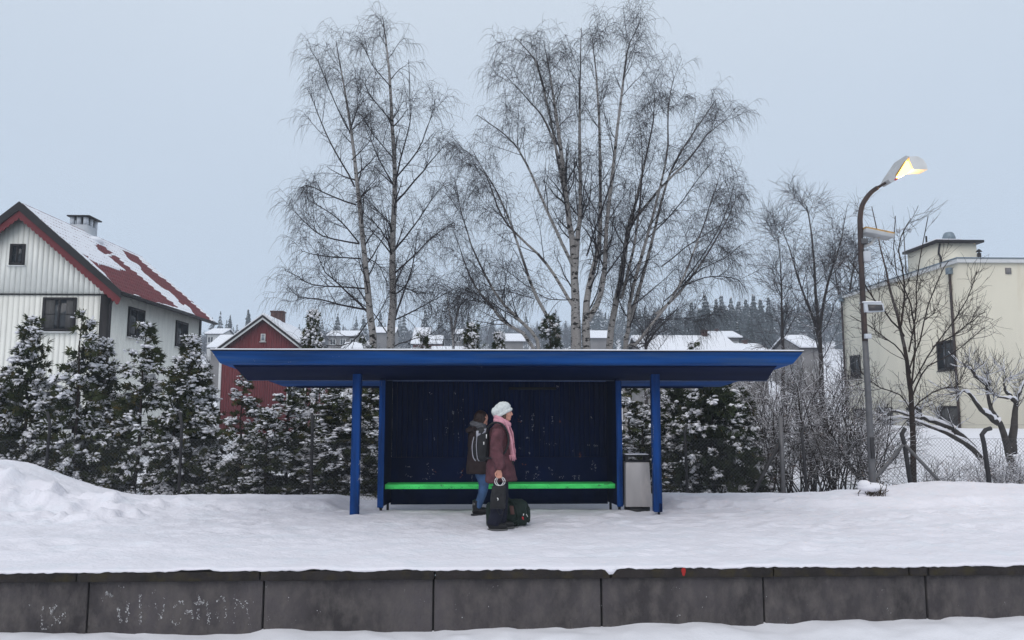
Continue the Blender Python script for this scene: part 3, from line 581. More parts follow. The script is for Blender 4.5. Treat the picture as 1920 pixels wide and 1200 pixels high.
def conifer(name, h, rad, seed, nb=150, ns=20, fol='thuja', snow=.45, up=.35, droop=.05, lowest=.05, label='', cat='tree', group=None, loc=(0, 0, 0), wide=1.0):
    g = np.random.default_rng(seed); t = emp(name, label, cat, (0, 0, 0), group)
    trunks = [(0, 0, h * .97)]
    for k in range(g.integers(0, 2)): trunks.append((g.normal() * .25, g.normal() * .2, h * g.uniform(.65, .85)))
    tb = MB()
    for x, y, hh in trunks:
        pts = np.array([(x + g.normal() * .03, y + g.normal() * .03, z) for z in np.linspace(-.3, hh, 7)]); tb.tube(pts, np.linspace(.05, .008, 7), 6)
    tb.build('trunk', M['darkbark'], t)
    n = nb; z = h * (lowest + (1 - lowest) * g.random(n) ** 1.15); ti = g.integers(0, len(trunks), n)
    hh = np.array([trunks[i][2] for i in ti]); z = np.minimum(z, hh * .985); frac = z / hh
    Lb = rad * (1 - frac) ** .75 * g.uniform(.65, 1.2, n) * np.where(ti > 0, .7, 1) + .10; az = g.uniform(0, 2 * math.pi, n)
    d = np.stack([np.cos(az), np.sin(az) * .85, np.full(n, 0.0)], -1); d[:, 2] = up + .6 * frac ** 2 + g.normal(size=n) * .12; d = nrm(d)
    p = np.stack([np.array([trunks[i][0] for i in ti]), np.array([trunks[i][1] for i in ti]), z], -1); B = np.zeros((n, 5, 3)); B[:, 0] = p
    for j in range(1, 5):
        d = nrm(d + np.array([0, 0, -droop * 2 - .05]) + g.normal(size=(n, 3)) * .08); B[:, j] = B[:, j - 1] + d * (Lb / 4)[:, None]
    v, f_ = tubes(B, np.linspace(.012, .004, 5)[None] * np.ones((n, 1)), 3); fm = MB(); fm.raw(v, f_)
    k = np.maximum(4, (ns * Lb / rad * 1.1).astype(int)); idx = np.repeat(np.arange(n), k); m_ = len(idx); tt = g.uniform(.12, 1, m_) ** .8; q = tt * 4; i = np.minimum(q.astype(int), 3); a = (q - i)[:, None]
    pos = B[idx, i] * (1 - a) + B[idx, i + 1] * a + g.normal(size=(m_, 3)) * .035; tan = nrm(B[idx, i + 1] - B[idx, i])
    dd = nrm(tan + g.normal(size=(m_, 3)) * .55 + np.array([0, 0, -.12])); hv = g.normal(size=(m_, 3)); hv[:, 2] *= .35; sd = nrm(np.cross(dd, hv)); L = g.uniform(.09, .20, m_) * wide
    v, f_ = fans(pos, dd, sd, L, g.uniform(.010, .018, m_) * wide, 6, .9, g); fm.raw(v, f_)
    fm.build('crown', M[fol], t)
    sm = MB(); bsn = g.random(n) < snow * 1.1; pick = (g.random(m_) < .65) & bsn[idx] & (tt > .30); ps = pos[pick] + np.array([0, -.004, .022]); ds = dd[pick]; ss = sd[pick]
    v, f_ = fans(ps, ds, ss, L[pick] * .8, .019 * wide, 5, .75, g); sm.raw(v, f_)
    pl_ = bsn; nb2 = int(pl_.sum())
    for j, s0 in ((4, .036), (4, .050), (4, .034), (4, .04), (4, .03), (3, .058), (3, .042), (3, .05), (3, .036), (3, .03), (2, .046), (2, .034)):
        c = B[pl_, j] + g.normal(size=(nb2, 3)) * .055 + np.array([0, 0, .04]); v, f_ = lumps(c, g.uniform(.45, 1.3, nb2) * s0 * wide * (0.6 + .5 * np.minimum(1, Lb[pl_] / .5)), g, .6, .5); sm.raw(v, f_)
    sm.build('snow_cover', M['snow'], t, smooth=True); t.location = loc; LOC[t.name] = Vector((0, 0, 0)); return t
def clone(t, loc, rot, sc, label, group=None):
    c = t.copy(); C.objects.link(c); c.location = loc; c.rotation_euler = (0, 0, rot); c.scale = (sc[0], sc[0], sc[1]); c['label'] = label
    if group: c['group'] = group
    for ch in t.children:
        d_ = ch.copy(); C.objects.link(d_); d_.parent = c
    return c
HG = 'snowy conifers of the hedge'
protos = [conifer('hedge_conifer', 4.0, .78, 11 + k, 190, 26, label='x', cat='conifer', group=HG) for k in range(4)]
used = [False] * 4
#   px, py of the top, distance, width factor, prototype, label
HL = [(62, 598, 17.9, 1.0, 0, 'tall snowy conifer before the wide gable window of the white house'),
      (-30, 660, 17.7, 1.1, 1, 'snowy conifer cut by the left edge of the photo'),
      (18, 690, 18.6, .8, 2, 'low snowy conifer squeezed between the two at the far left end of the hedge'),
      (158, 586, 17.7, 1.05, 1, 'tall snowy conifer left of the black corner board of the white house'),
      (198, 640, 18.4, .85, 3, 'narrow snowy conifer covering the black corner board of the white house'),
      (273, 610, 17.8, 1.1, 2, 'snowy conifer before the first side window of the white house'),
      (358, 634, 17.7, 1.0, 3, 'snowy conifer before the second side window of the white house'),
      (384, 690, 18.6, .8, 0, 'snowy conifer hiding the left corner of the red house'),
      (458, 706, 17.6, .95, 1, 'broad snowy conifer under the left tip of the shelter roof'),
      (543, 712, 17.7, 1.05, 2, 'broad snowy conifer before the red wall, left of a fence post'),
      (588, 588, 19.6, .75, 3, 'slim conifer rising above the roof beside the red house'),
      (632, 728, 17.7, 1.1, 0, 'broad snowy conifer left of the left shelter post'),
      (700, 700, 17.8, 1.1, 3, 'snowy conifer seen between left shelter post and side wall'),
      (683, 634, 19.8, .75, 1, 'snowy conifer tip above the roof before the left birch'),
      (793, 628, 20.2, .75, 2, 'snowy conifer tip above the roof right of the second birch'),
      (885, 610, 19.9, .85, 0, 'tallest snowy conifer tip above the middle of the roof'),
      (935, 628, 20.6, .75, 3, 'snowy conifer tip just left of the dark evergreen over the roof'),
      (1180, 715, 17.9, 1.1, 1, 'snowy conifer seen behind the litter bin'),
      (1222, 730, 18.6, 1.0, 2, 'snowy conifer hidden mostly by the right shelter post')]
for px, py, Y, wf, k, lab in HL:
    p = at(px, py, Y); zb = float(terr(p[0], Y)); hgt = (p[2] - zb) / 4.0 * 1.02
    if not used[k]:
        t = protos[k]; used[k] = True; t.location = (p[0], Y, zb); t.scale = (wf, wf, hgt); t['label'] = lab
    else: clone(protos[k], (p[0], Y, zb), random.uniform(0, 6.28), (wf, hgt), lab, HG)
p = at(1030, 585, 23); conifer('yew_tree', p[2] + .4, 1.15, 31, 210, 30, fol='yew', snow=.07, up=.5, label='dark columnar evergreen behind the roof beside the birch trunks', cat='conifer', loc=(p[0], 23, -.4))
p = at(1332, 700, 17.9); conifer('thuja_tree', 3.15, 1.15, 35, 300, 34, fol='yew', snow=.22, up=.3, label='broad dark green thuja with little snow right of the shelter', cat='conifer', loc=(p[0], 17.9, -.4), wide=1.1)
p = at(1262, 735, 18.6); conifer('thuja_tree', 2.7, .85, 36, 170, 28, fol='yew', snow=.32, up=.3, label='smaller brown-green thuja just right of the right shelter post', cat='conifer', loc=(p[0], 18.6, -.4))
p = at(1395, 740, 18.7); conifer('thuja_tree', 2.5, .6, 37, 120, 26, fol='thuja', snow=.5, up=.3, label='slender snow-laden thuja between the broad dark thuja and the thicket', cat='conifer', loc=(p[0], 18.7, -.4))
p = at(1300, 640, 21.5); conifer('snowy_sapling', p[2] + .3, .55, 38, 90, 20, fol='thuja', snow=.5, label='snowy conifer sapling tip above the right part of the roof', cat='conifer', loc=(p[0], 21.5, -.3))

# ------------------------------------------------------------------ birches
def tree(name, label, cat, stems, Y, g, r0s, nlimb=(14, 26), sub=7, twn=9, twlen=(.5, 1.4), limb=(1.4, 3.0), limbs=(), pull=.05, hang=-.10, barkm='bark', twm='twig', tr=.0045, snow=0, group=None, rlim=.45, grow_t=(.25, .98), thin=.0, subl=(.5, 1.3), depth=1.0, ltap=.72):
    """stems: traced pixel polylines; limbs: traced side limbs; the rest of the crown grows from them"""
    base = at(*stems[0][0], Y); t = emp(name, label, cat, (base[0], Y, float(terr(base[0], Y))), group)
    N = 18; SP, SR, LP_, LR = [], [], [], []
    for q, st in enumerate(stems):
        off = g.uniform(-1, 1) * depth if q else 0
        pts = []
        for k, (px, py) in enumerate(st):
            f = k / max(1, len(st) - 1); pts.append(at(px, py, Y + off * f))
        if q == 0 or 655 <= st[0][1] <= 670:
            pts = [np.array([pts[0][0], Y, float(terr(pts[0][0], Y)) - .1])] + pts
        P = resample(pts, N); P += np.cumsum(g.normal(size=P.shape) * .012, 0); SP.append(P); SR.append(r0s[q] * np.linspace(1, .0, N) ** 1.05 + .009)
    for st, r_ in limbs:
        off = g.uniform(-1, 1) * depth * .9; P = resample([at(px, py, Y + off * k / (len(st) - 1)) for k, (px, py) in enumerate(st)], N); P[1:] += np.cumsum(g.normal(size=P[1:].shape) * .012, 0); LP_.append(P); LR.append(np.linspace(r_, .009, N))
    SP, SR = np.array(SP), np.array(SR)
    v, f_ = tubes(SP, SR, 9); q_ = np.repeat((SR[:, :-1] + g.normal(size=SR[:, :-1].shape) * .008 < .036).ravel(), 9); tm = MB(); tm.raw(v, f_[~q_]) if (~q_).any() else None; tm.m = 1; tm.raw(v, f_[q_]); tm.build('trunk', [M[barkm], M['stemdark']], t, smooth=True)
    A, Ar = spawn(SP, SR, [max(3, int(g.integers(nlimb[0], nlimb[1]) * np.linalg.norm(np.diff(P_, axis=0), axis=1).sum() / 10)) for P_ in SP], grow_t[0], grow_t[1], (R(28), R(58)), limb, 9, .09, (0, 0, pull), rlim, .25, ltap, g, .03)
    def merge(a, b_, n): return np.array([resample(x, n) for x in a]) if len(a) else np.zeros((0, n, 3))
    if LP_:
        L9 = merge(LP_, 0, 9); Lr9 = np.array([np.interp(np.linspace(0, 1, 9), np.linspace(0, 1, N), x) for x in LR]); A = np.concatenate([A, L9]); Ar = np.concatenate([Ar, Lr9])
        A2, Ar2 = spawn(L9, Lr9, 5, .2, .9, (R(25), R(50)), (limb[0] * .5, limb[1] * .6), 9, .08, (0, 0, pull), .6, .3, .4, g, .02); A = np.concatenate([A, A2]); Ar = np.concatenate([Ar, Ar2])
    Ar = np.maximum(Ar, .006)
    cm = MB(); v, f_ = tubes(A, Ar, 5); cm.raw(v, f_)
    Bp, Br = spawn(A, Ar, sub, .12, .98, (R(25), R(60)), subl, 6, .13, (0, 0, pull * .5 + hang * .25), .55, .4, .35, g, .011); Br = np.maximum(Br, tr * .9)
    v, f_ = tubes(Bp, Br, 3); cm.raw(v, f_)
    top = SP[:, 11:, :]; topr = SR[:, 11:]
    T1, r1 = spawn(Bp, Br, twn, .1, 1, (R(20), R(65)), twlen, 6, .14, (0, 0, hang), .6, .5, .25, g, tr)
    T2, r2 = spawn(A, Ar, twn, .35, 1, (R(25), R(70)), twlen, 6, .14, (0, 0, hang), .5, .5, .25, g, tr)
    T3, r3 = spawn(top, topr, 18, .0, 1, (R(15), R(50)), (twlen[0] * .7, twlen[1] * .7), 6, .12, (0, 0, hang), .5, .5, .3, g, tr)
    T = np.concatenate([T1, T2, T3]); r = np.full(T.shape[:2], tr) * np.linspace(1, .5, 6)[None]
    v, f_ = tubes(T, r, 3); cm.raw(v, f_)
    cm.build('crown', M[twm], t)
    if snow:
        sm = MB()
        for PP, rr, S in ((SP, SR, 6), (A, Ar, 4), (Bp, Br, 3)):
            hz = np.sqrt(np.clip(1 - nrm(np.gradient(PP, axis=1))[..., 2] ** 2, 0, 1)); r2_ = np.maximum(rr * hz * .85, .001) + np.where(rr < .02, .006 * hz, 0); r2_ *= snow * (.55 + .9 * g.random(r2_.shape))
            Q = PP + np.array([0, 0, 1.0]) * (rr * .75)[..., None]; v, f_ = tubes(Q, r2_, S); sm.raw(v, f_)
        sm.build('snow_cover', M['snow'], t, smooth=True)
    return t
gb = np.random.default_rng(21)
tree('birch_tree', 'leftmost tall bare birch with a leaning white trunk above the shelter roof', 'birch',
     [[(699, 662), (690, 560), (682, 470), (668, 345), (655, 240), (640, 145), (627, 75)]], 25, gb, [.135], (15, 16), 5, 5, (.35, 1.0), (1.2, 2.5),
     [([(690, 581), (637, 570), (596, 559), (560, 556), (538, 531)], .035), ([(689, 585), (640, 540), (610, 507), (597, 470)], .035), ([(684, 541), (637, 538), (588, 535), (560, 520), (535, 505)], .03), ([(677, 485), (625, 478), (590, 470), (567, 462)], .026),
      ([(674, 457), (612, 445), (575, 420), (548, 393)], .03), ([(673, 455), (640, 418), (605, 395), (575, 380)], .028), ([(668, 384), (610, 363), (580, 350), (560, 352)], .028), ([(665, 350), (627, 280), (597, 210), (578, 168)], .03), ([(652, 242), (622, 175), (600, 120), (582, 90)], .022),
      ([(655, 250), (668, 215), (673, 180), (665, 130)], .022), ([(692, 600), (660, 640), (620, 650), (580, 640)], .022), ([(692, 615), (720, 570), (735, 540)], .02), ([(668, 380), (690, 350), (715, 320)], .02), ([(680, 480), (710, 500), (728, 540)], .02), ([(660, 300), (690, 270), (700, 240)], .02)], pull=.07, hang=-.46, grow_t=(.25, .97), tr=.004)
tree('birch_tree', 'straight slender bare birch beside the leaning one, tallest tree in the picture', 'birch',
     [[(733, 662), (737, 560), (735, 470), (741, 350), (737, 250), (731, 145), (724, 75), (719, 30)]], 25.4, gb, [.15], (16, 17), 5, 5, (.35, 1.0), (1.2, 2.4),
     [([(738, 471), (772, 432), (800, 390), (830, 345)], .035), ([(738, 606), (765, 530), (778, 480), (785, 430)], .035), ([(740, 600), (790, 578), (825, 560), (852, 546)], .026), ([(740, 512), (780, 475), (815, 440), (848, 418)], .032), ([(738, 650), (775, 635), (810, 625), (840, 600)], .02), ([(741, 380), (790, 325), (812, 295), (838, 265)], .035),
      ([(740, 352), (757, 280), (772, 215), (767, 110)], .032), ([(741, 335), (780, 290), (803, 240), (820, 185)], .03), ([(735, 465), (705, 425), (678, 402)], .026), ([(737, 432), (705, 392), (682, 365)], .024), ([(738, 347), (706, 285), (683, 230)], .028), ([(736, 295), (703, 255), (680, 215)], .024), ([(733, 225), (700, 180), (688, 150)], .022),
      ([(730, 160), (700, 125), (682, 85), (665, 72)], .02), ([(730, 630), (700, 590), (672, 570), (650, 560)], .02), ([(735, 530), (775, 545), (800, 545)], .02)], pull=.07, hang=-.46, grow_t=(.25, .97), tr=.004)
tree('birch_tree', 'broad many-stemmed bare birch fanning out behind the middle of the roof', 'birch',
     [[(1081, 665), (1080, 600), (1077, 530), (1075, 460), (1066, 400), (1053, 283), (1043, 200), (1033, 140), (1019, 72)],
      [(1101, 665), (1100, 590), (1108, 530), (1122, 470), (1127, 400), (1125, 233), (1119, 135), (1113, 62)], [(1103, 600), (1122, 565), (1134, 500), (1137, 420), (1153, 267), (1167, 150), (1176, 95), (1197, 45)], [(1077, 530), (1082, 440), (1087, 400), (1085, 267), (1088, 200), (1090, 125), (1093, 55)],
      [(1001, 662), (945, 606), (923, 575), (890, 530), (868, 480), (850, 430)], [(1013, 662), (985, 609), (942, 565), (914, 519), (882, 453), (862, 390), (850, 330)], [(1051, 637), (1007, 562), (982, 503), (957, 437), (930, 375), (905, 330), (877, 285)], [(1072, 575), (1020, 490), (945, 412), (913, 335), (890, 300)],
      [(1075, 500), (1030, 400), (985, 300), (950, 255), (897, 215)], [(1070, 430), (1053, 310), (1020, 217), (990, 180), (943, 128)], [(1062, 380), (1035, 240), (1010, 130), (990, 95), (963, 68)]],
     25.6, gb, [.19, .15, .10, .09, .065, .065, .055, .05, .05, .045, .045], (15, 20), 7, 6, (.35, 1.0), (1.4, 3.0), [([(1100, 480), (1120, 420), (1150, 330), (1180, 250)], .03), ([(1125, 440), (1155, 390), (1180, 350)], .025), ([(1075, 560), (1030, 560), (990, 540)], .02), ([(1000, 560), (950, 545), (890, 545)], .018), ([(960, 590), (905, 570), (860, 560)], .016)], pull=.09, hang=-.46, grow_t=(.22, .97), depth=1.8, tr=.0042, rlim=.36, ltap=.6)
tree('birch_tree', 'bare birch with spreading stems leaning right behind the right half of the roof', 'birch',
     [[(1141, 662), (1152, 580), (1165, 510), (1175, 430), (1190, 383), (1204, 317), (1222, 233), (1226, 170)], [(1172, 662), (1178, 620), (1182, 560), (1205, 470), (1233, 367), (1250, 283), (1252, 200), (1262, 145)], [(1180, 600), (1215, 480), (1253, 330), (1303, 240), (1342, 183)], [(1172, 665), (1190, 645), (1215, 615), (1270, 540), (1300, 470), (1325, 400), (1350, 320)], [(1175, 430), (1240, 350), (1293, 295), (1325, 250), (1355, 225)], [(1230, 590), (1290, 530), (1350, 440), (1385, 370)], [(1165, 560), (1190, 450), (1205, 330), (1200, 240)]],
     26.2, gb, [.13, .09, .06, .07, .045, .045, .05], (15, 20), 7, 6, (.35, 1.0), (1.3, 2.8), [([(1270, 540), (1320, 523), (1350, 521), (1385, 527), (1402, 550)], .024), ([(1240, 500), (1300, 450), (1350, 420), (1375, 410)], .022), ([(1220, 600), (1280, 600), (1330, 590)], .016), ([(1262, 550), (1318, 480), (1358, 410), (1378, 345)], .028), ([(1245, 565), (1310, 505), (1365, 478), (1388, 455)], .022), ([(1210, 450), (1260, 400), (1310, 340), (1345, 300)], .026)], pull=.09, hang=-.46, grow_t=(.2, .97), depth=1.8, tr=.0042, rlim=.36, ltap=.6)
# darker bare trees farther back
tree('bare_tree', 'dark bare tree with forked trunk beyond the right tip of the roof', 'tree',
     [[(1540, 720), (1537, 640), (1530, 560), (1525, 480), (1515, 400), (1505, 372)], [(1538, 650), (1525, 600), (1500, 540), (1480, 470), (1462, 420)], [(1536, 620), (1550, 540), (1575, 460), (1590, 385)]], 42, gb, [.15, .09, .09], (15, 18), 5, 6, (.6, 1.5), (2.0, 4.2), twm='twig', barkm='darkbark', tr=.008, snow=.75, pull=.09, hang=-.03, subl=(.8, 1.8), depth=2)
tree('bare_tree', 'slender dark bare tree left of the forked one, single straight trunk', 'tree',
     [[(1466, 700), (1465, 600), (1464, 520), (1460, 440)]], 40, gb, [.11], (20, 21), 6, 6, (.6, 1.5), (2.0, 3.6), twm='twig', barkm='darkbark', tr=.008, snow=.5, pull=.09, hang=-.03, subl=(.8, 1.7))
tree('bare_tree', 'dark bare tree against the left edge of the cream building', 'tree',
     [[(1592, 640), (1592, 560), (1600, 500), (1606, 462)], [(1590, 600), (1570, 540), (1560, 480)]], 56, gb, [.16, .11], (15, 18), 6, 6, (.7, 1.7), (2.5, 4.8), twm='twig', barkm='darkbark', tr=.01, pull=.07, hang=-.04, subl=(.9, 2))
tree('bare_tree', 'small grey bare tree between the birches above the roof', 'tree',
     [[(850, 665), (846, 610), (838, 560), (842, 545)], [(848, 630), (860, 580), (872, 552)]], 60, gb, [.14, .09], (12, 15), 4, 4, (.6, 1.3), (1.8, 3.4), twm='twig', barkm='bark', tr=.006, pull=.05, hang=-.06, subl=(.9, 1.9))
tree('bare_tree', 'low dark bare tree behind the right leaning birch, above the roof', 'tree',
     [[(1210, 660), (1215, 620), (1222, 590)], [(1210, 650), (1240, 610), (1265, 585)]], 48, gb, [.12, .09], (22, 26), 5, 5, (.6, 1.3), (1.8, 3.6), twm='twig', barkm='darkbark', tr=.006, pull=.05, hang=-.04, subl=(.9, 1.9))
# the young tree before the cream building
tree('young_tree', 'slim bare young tree with upright branches before the cream building', 'tree',
     [[(1716, 925), (1713, 800), (1708, 720), (1700, 660), (1687, 600), (1668, 540), (1650, 470), (1630, 385)]], 17.3, gb, [.068], (5, 6), 4, 2, (.2, .6), (.7, 1.5),
     [([(1709, 725), (1712, 660), (1708, 600), (1690, 540), (1668, 500), (1672, 400)], .022), ([(1708, 700), (1680, 650), (1645, 620), (1600, 590)], .018), ([(1706, 690), (1725, 640), (1740, 570), (1760, 520), (1778, 490)], .019), ([(1712, 740), (1740, 690), (1790, 660), (1845, 610)], .02), ([(1711, 720), (1750, 650), (1800, 580), (1832, 505)], .018), ([(1704, 660), (1715, 600), (1717, 520), (1735, 400)], .02), ([(1713, 780), (1690, 740), (1650, 720), (1620, 690)], .018), ([(1713, 770), (1745, 735), (1800, 720)], .018), ([(1695, 630), (1660, 590), (1625, 540), (1600, 500)], .022), ([(1690, 610), (1700, 540), (1690, 460), (1712, 405)], .024), ([(1750, 650), (1800, 620), (1850, 585)], .02)],
     barkm='darkbark', twm='darkbark', tr=.0045, pull=.10, hang=.03, rlim=.3, subl=(.4, 1.0), depth=.9, grow_t=(.35, .9))
# pollarded apple trees with snow on the limbs
tree('apple_tree', 'pollarded apple tree with snow on its thick forked limbs at the right edge', 'apple tree',
     [[(1905, 905), (1897, 860), (1880, 800), (1860, 760), (1850, 715), (1848, 690)], [(1872, 795), (1840, 770), (1810, 735), (1790, 735)], [(1897, 850), (1903, 790), (1910, 740), (1935, 700)], [(1855, 720), (1830, 700), (1812, 685)], [(1905, 755), (1885, 730), (1878, 705)], [(1905, 750), (1880, 748), (1868, 745)]], 19.5, gb, [.13, .075, .11, .055, .055, .03], (5, 7), 5, 4, (.25, .65), (.4, .9),
     barkm='greybark', twm='darkbark', tr=.0045, snow=1.5, pull=.16, hang=.14, grow_t=(.45, 1), rlim=.35, subl=(.3, .8), depth=.6)
tree('apple_tree', 'leaning snowy apple tree stretching left behind the fence', 'apple tree',
     [[(1872, 905), (1850, 880), (1815, 840), (1775, 815), (1735, 800), (1690, 785), (1650, 790)], [(1850, 870), (1800, 815), (1760, 795), (1720, 782), (1680, 770), (1665, 775)], [(1778, 812), (1765, 790), (1758, 772)]], 19.2, gb, [.11, .085, .045], (9, 12), 5, 4, (.25, .7), (.4, 1.1),
     barkm='greybark', twm='darkbark', tr=.0045, snow=1.5, pull=.08, hang=.06, grow_t=(.25, 1), rlim=.35, subl=(.3, .8), depth=.5)
# thicket and shrubs
def shrub(name, label, px0, px1, Y, n, h, g, snow=.9, twm='darkbark', lean=.25, sub=9, twn=3, cat='shrub', zoff=0, r0=.02):
    a_, c_ = at(px0, 940, Y), at(px1, 940, Y); xm = (a_[0] + c_[0]) / 2; zb = float(terr(xm, Y)) + zoff
    t = emp(name, label, cat, (xm, Y, zb)); P = np.zeros((n, 9, 3)); P[:, 0] = np.stack([g.uniform(a_[0], c_[0], n), Y + g.normal(size=n) * .5, np.full(n, zb - .1)], -1)
    d = nrm(np.stack([g.normal(size=n) * lean, g.normal(size=n) * lean, np.ones(n)], -1)); L = h * g.uniform(.6, 1.1, n) / 8
    for j in range(1, 9): d = nrm(d + g.normal(size=(n, 3)) * .13 + np.array([0, 0, .02])); P[:, j] = P[:, j - 1] + d * L[:, None]
    r = np.linspace(r0, .005, 9)[None] * g.uniform(.6, 1.2, (n, 1)); A, Ar = spawn(P, r, sub, .15, 1, (R(25), R(65)), (.5, 1.2), 6, .16, (0, 0, .02), .6, .4, .4, g, .010); Ar = np.maximum(Ar, .004)
    T, Tr = spawn(A, Ar, twn, .2, 1, (R(30), R(70)), (.2, .55), 4, .16, (0, 0, .0), .6, .6, .3, g, .005); Tr = np.maximum(Tr, .0035)
    tb = MB(); v, f_ = tubes(P, r, 5); tb.raw(v, f_); tb.build('stem', M[twm], t)
    cm = MB()
    for PP, rr in ((A, Ar), (T, Tr)): v, f_ = tubes(PP, rr, 3); cm.raw(v, f_)
    cm.build('crown', M[twm], t); sm = MB()
    for PP, rr in ((P, r), (A, Ar), (T, Tr)):
        hz = np.sqrt(np.clip(1 - nrm(np.gradient(PP, axis=1))[..., 2] ** 2, 0, 1)); r2_ = (rr * .6 + .006) * hz * snow * (.3 + g.random(rr.shape)); Q = PP + np.array([0, 0, 1.]) * (rr * .8)[..., None]; v, f_ = tubes(Q, np.maximum(r2_, .0008), 3); sm.raw(v, f_)
    sm.build('snow_cover', M['snow'], t); return t
gs = np.random.default_rng(33)
shrub('snowy_shrub', 'dense snow-crusted shrub behind the galvanised fence post', 1400, 1470, 18.6, 34, 2.7, gs, .6, sub=11)
shrub('snowy_shrub', 'tallest snow-crusted shrub between the galvanised post and the lamp post', 1480, 1560, 18.9, 46, 3.3, gs, .55, sub=11)
shrub('snowy_shrub', 'dark twiggy snow-crusted shrub directly left of the lamp post', 1550, 1640, 18.2, 38, 2.7, gs, .45, sub=11)
shrub('snowy_shrub', 'reddish snow-dusted shrub far behind the right tip of the roof', 1430, 1600, 27, 40, 4.2, gs, .4, 'twig', r0=.03)
shrub('low_shrub', 'low snowy shrub before the wall of the cream building', 1640, 1700, 24, 12, 1.7, gs, .8)
shrub('low_shrub', 'small snowy brush under the leaning apple tree', 1800, 1870, 17.6, 16, .75, gs, 1.0, lean=.5, r0=.012)
shrub('low_shrub', 'small snowy brush at the foot of the rightmost apple tree', 1880, 1960, 17.4, 16, .7, gs, 1.2, lean=.5, r0=.012)
shrub('dry_stems', 'thin dry stems sticking out of the snow behind the braced fence post', 1700, 1800, 17.2, 16, .55, gs, .3, lean=.15, sub=2, twn=1, r0=.006, cat='weeds')

# ------------------------------------------------------------------ buildings
def lbox(m, o, u, n, a0, a1, b0, b1, c0, c1):
    o, u, n = np.array(o, float), np.array(u, float), np.array(n, float); z = np.array([0, 0, 1.])
    P = lambda a, b_, c: o + u * a + n * b_ + z * c
    return m.hexa([P(a0, b0, c0), P(a1, b0, c0), P(a1, b1, c0), P(a0, b1, c0)], [P(a0, b0, c1), P(a1, b0, c1), P(a1, b1, c1), P(a0, b1, c1)])
def window(par, o, u, n, W, H, nv=1, nh=1, fr=.06, fm='darktrim', pm='glass', sill=True, curtain=False, snow=True, casing=0, dp=1.0):
    n = tuple(np.array(n, float) * dp)
    """window of W x H, o = lower corner on the wall plane, u along the wall, n outward"""
    m = MB()
    lbox(m, o, u, n, 0, fr, .0, .07, 0, H); lbox(m, o, u, n, W - fr, W, .0, .07, 0, H); lbox(m, o, u, n, fr, W - fr, .0, .068, 0, fr); lbox(m, o, u, n, fr, W - fr, .0, .068, H - fr, H)
    for k in range(nv):
        a = W * (k + 1) / (nv + 1); lbox(m, o, u, n, a - fr * .4, a + fr * .4, .0, .062, fr, H - fr)
    for k in range(nh):
        c = H * (k + 1) / (nh + 1); lbox(m, o, u, n, fr, W - fr, .0, .05, c - .012, c + .012)
    if casing:
        for a0, a1, c0, c1 in ((-casing, 0, -casing, H + casing), (W, W + casing, -casing, H + casing), (0, W, H, H + casing), (0, W, -casing, 0)): lbox(m, o, u, n, a0, a1, .0, .05, c0, c1)
    f_ = m.build('window', M[fm], par); m = MB(); lbox(m, o, u, n, fr * .5, W - fr * .5, .004, .028, fr * .5, H - fr * .5); m.build('pane', M[pm], f_)
    if curtain:
        m = MB(); lbox(m, o, u, n, fr, W * .36, .029, .034, fr, H - fr); lbox(m, o, u, n, W * .70, W - fr, .029, .034, fr, H - fr); m.build('curtain', M['curtain'], f_)
    if sill:
        m = MB(); lbox(m, o, u, n, -.06, W + .06, .0, .12, -.06 - casing, -.02 - casing); s_ = m.build('sill', M['whitetrim' if snow else fm], f_)
    return f_
UX, NY, UY, NX = (1, 0, 0), (0, -1, 0), (0, 1, 0), (1, 0, 0)
def proj(P):
    P = np.asarray(P, float) - np.array([0, 0, CAM_H]); x = P[..., 0] * math.cos(YAW) - P[..., 1] * math.sin(YAW); y = P[..., 0] * math.sin(YAW) + P[..., 1] * math.cos(YAW); z = P[..., 2]
    dep = y * math.cos(PITCH) + z * math.sin(PITCH); up = z * math.cos(PITCH) - y * math.sin(PITCH); return 960 + F_PX * x / dep, 600 - F_PX * up / dep
def inpoly(x, y, poly):
    r = np.zeros(np.shape(x), bool); n = len(poly)
    for i in range(n):
        x0, y0 = poly[i]; x1, y1 = poly[(i + 1) % n]; c = ((y0 > y) != (y1 > y)) & (x < (x1 - x0) * (y - y0) / (y1 - y0 + 1e-12) + x0); r ^= c
    return r

# white house -------------------------------------------------------
FYH, BYH = 30.0, 39.6
WXR = at(204, 600, FYH)[0]; AP = at(37, 383, 29.6); EV = at(225, 548, 29.6); AX = AP[0]; SL = (AP[2] - EV[2]) / (EV[0] - AP[0]); WXL = 2 * AX - WXR; GZ = -.6
wh = emp('wooden_house', 'large white board-clad house with black barge boards and snowy red tiled roof', 'house', (AX, FYH, GZ))
def zr(x): return AP[2] - abs(x - AX) * SL
m = MB(); x = WXL
while x < WXR - .01:
    x1 = min(x + .2, WXR); z0, z1 = zr(x) - .24, zr(x1) - .24
    if (x - AX) * (x1 - AX) < 0: z0 = z1 = min(z0, z1) 
    zb = EV[2] - .02
    if min(z0, z1) > zb: m.hexa([(x + .006, FYH, zb), (x1 - .006, FYH, zb), (x1 - .006, FYH + .03, zb), (x + .006, FYH + .03, zb)], [(x + .006, FYH, z0), (x1 - .006, FYH, z1), (x1 - .006, FYH + .03, z1), (x + .006, FYH + .03, z0)])
    m.box(x + .006, x1 - .006, FYH + .01, FYH + .035, GZ, min(zb - .01, max(z0, z1))); x = x1
front = m.build('wall', M['cream_wood'], wh)
m = MB(); m.prism([(WXL, GZ), (WXR - .03, GZ), (WXR - .03, zr(WXR) - .3), (AX, AP[2] - .3), (WXL, zr(WXL) - .3)], 'y', FYH + .036, BYH - .04); m.build('inner_wall', M['housegrey'], front)
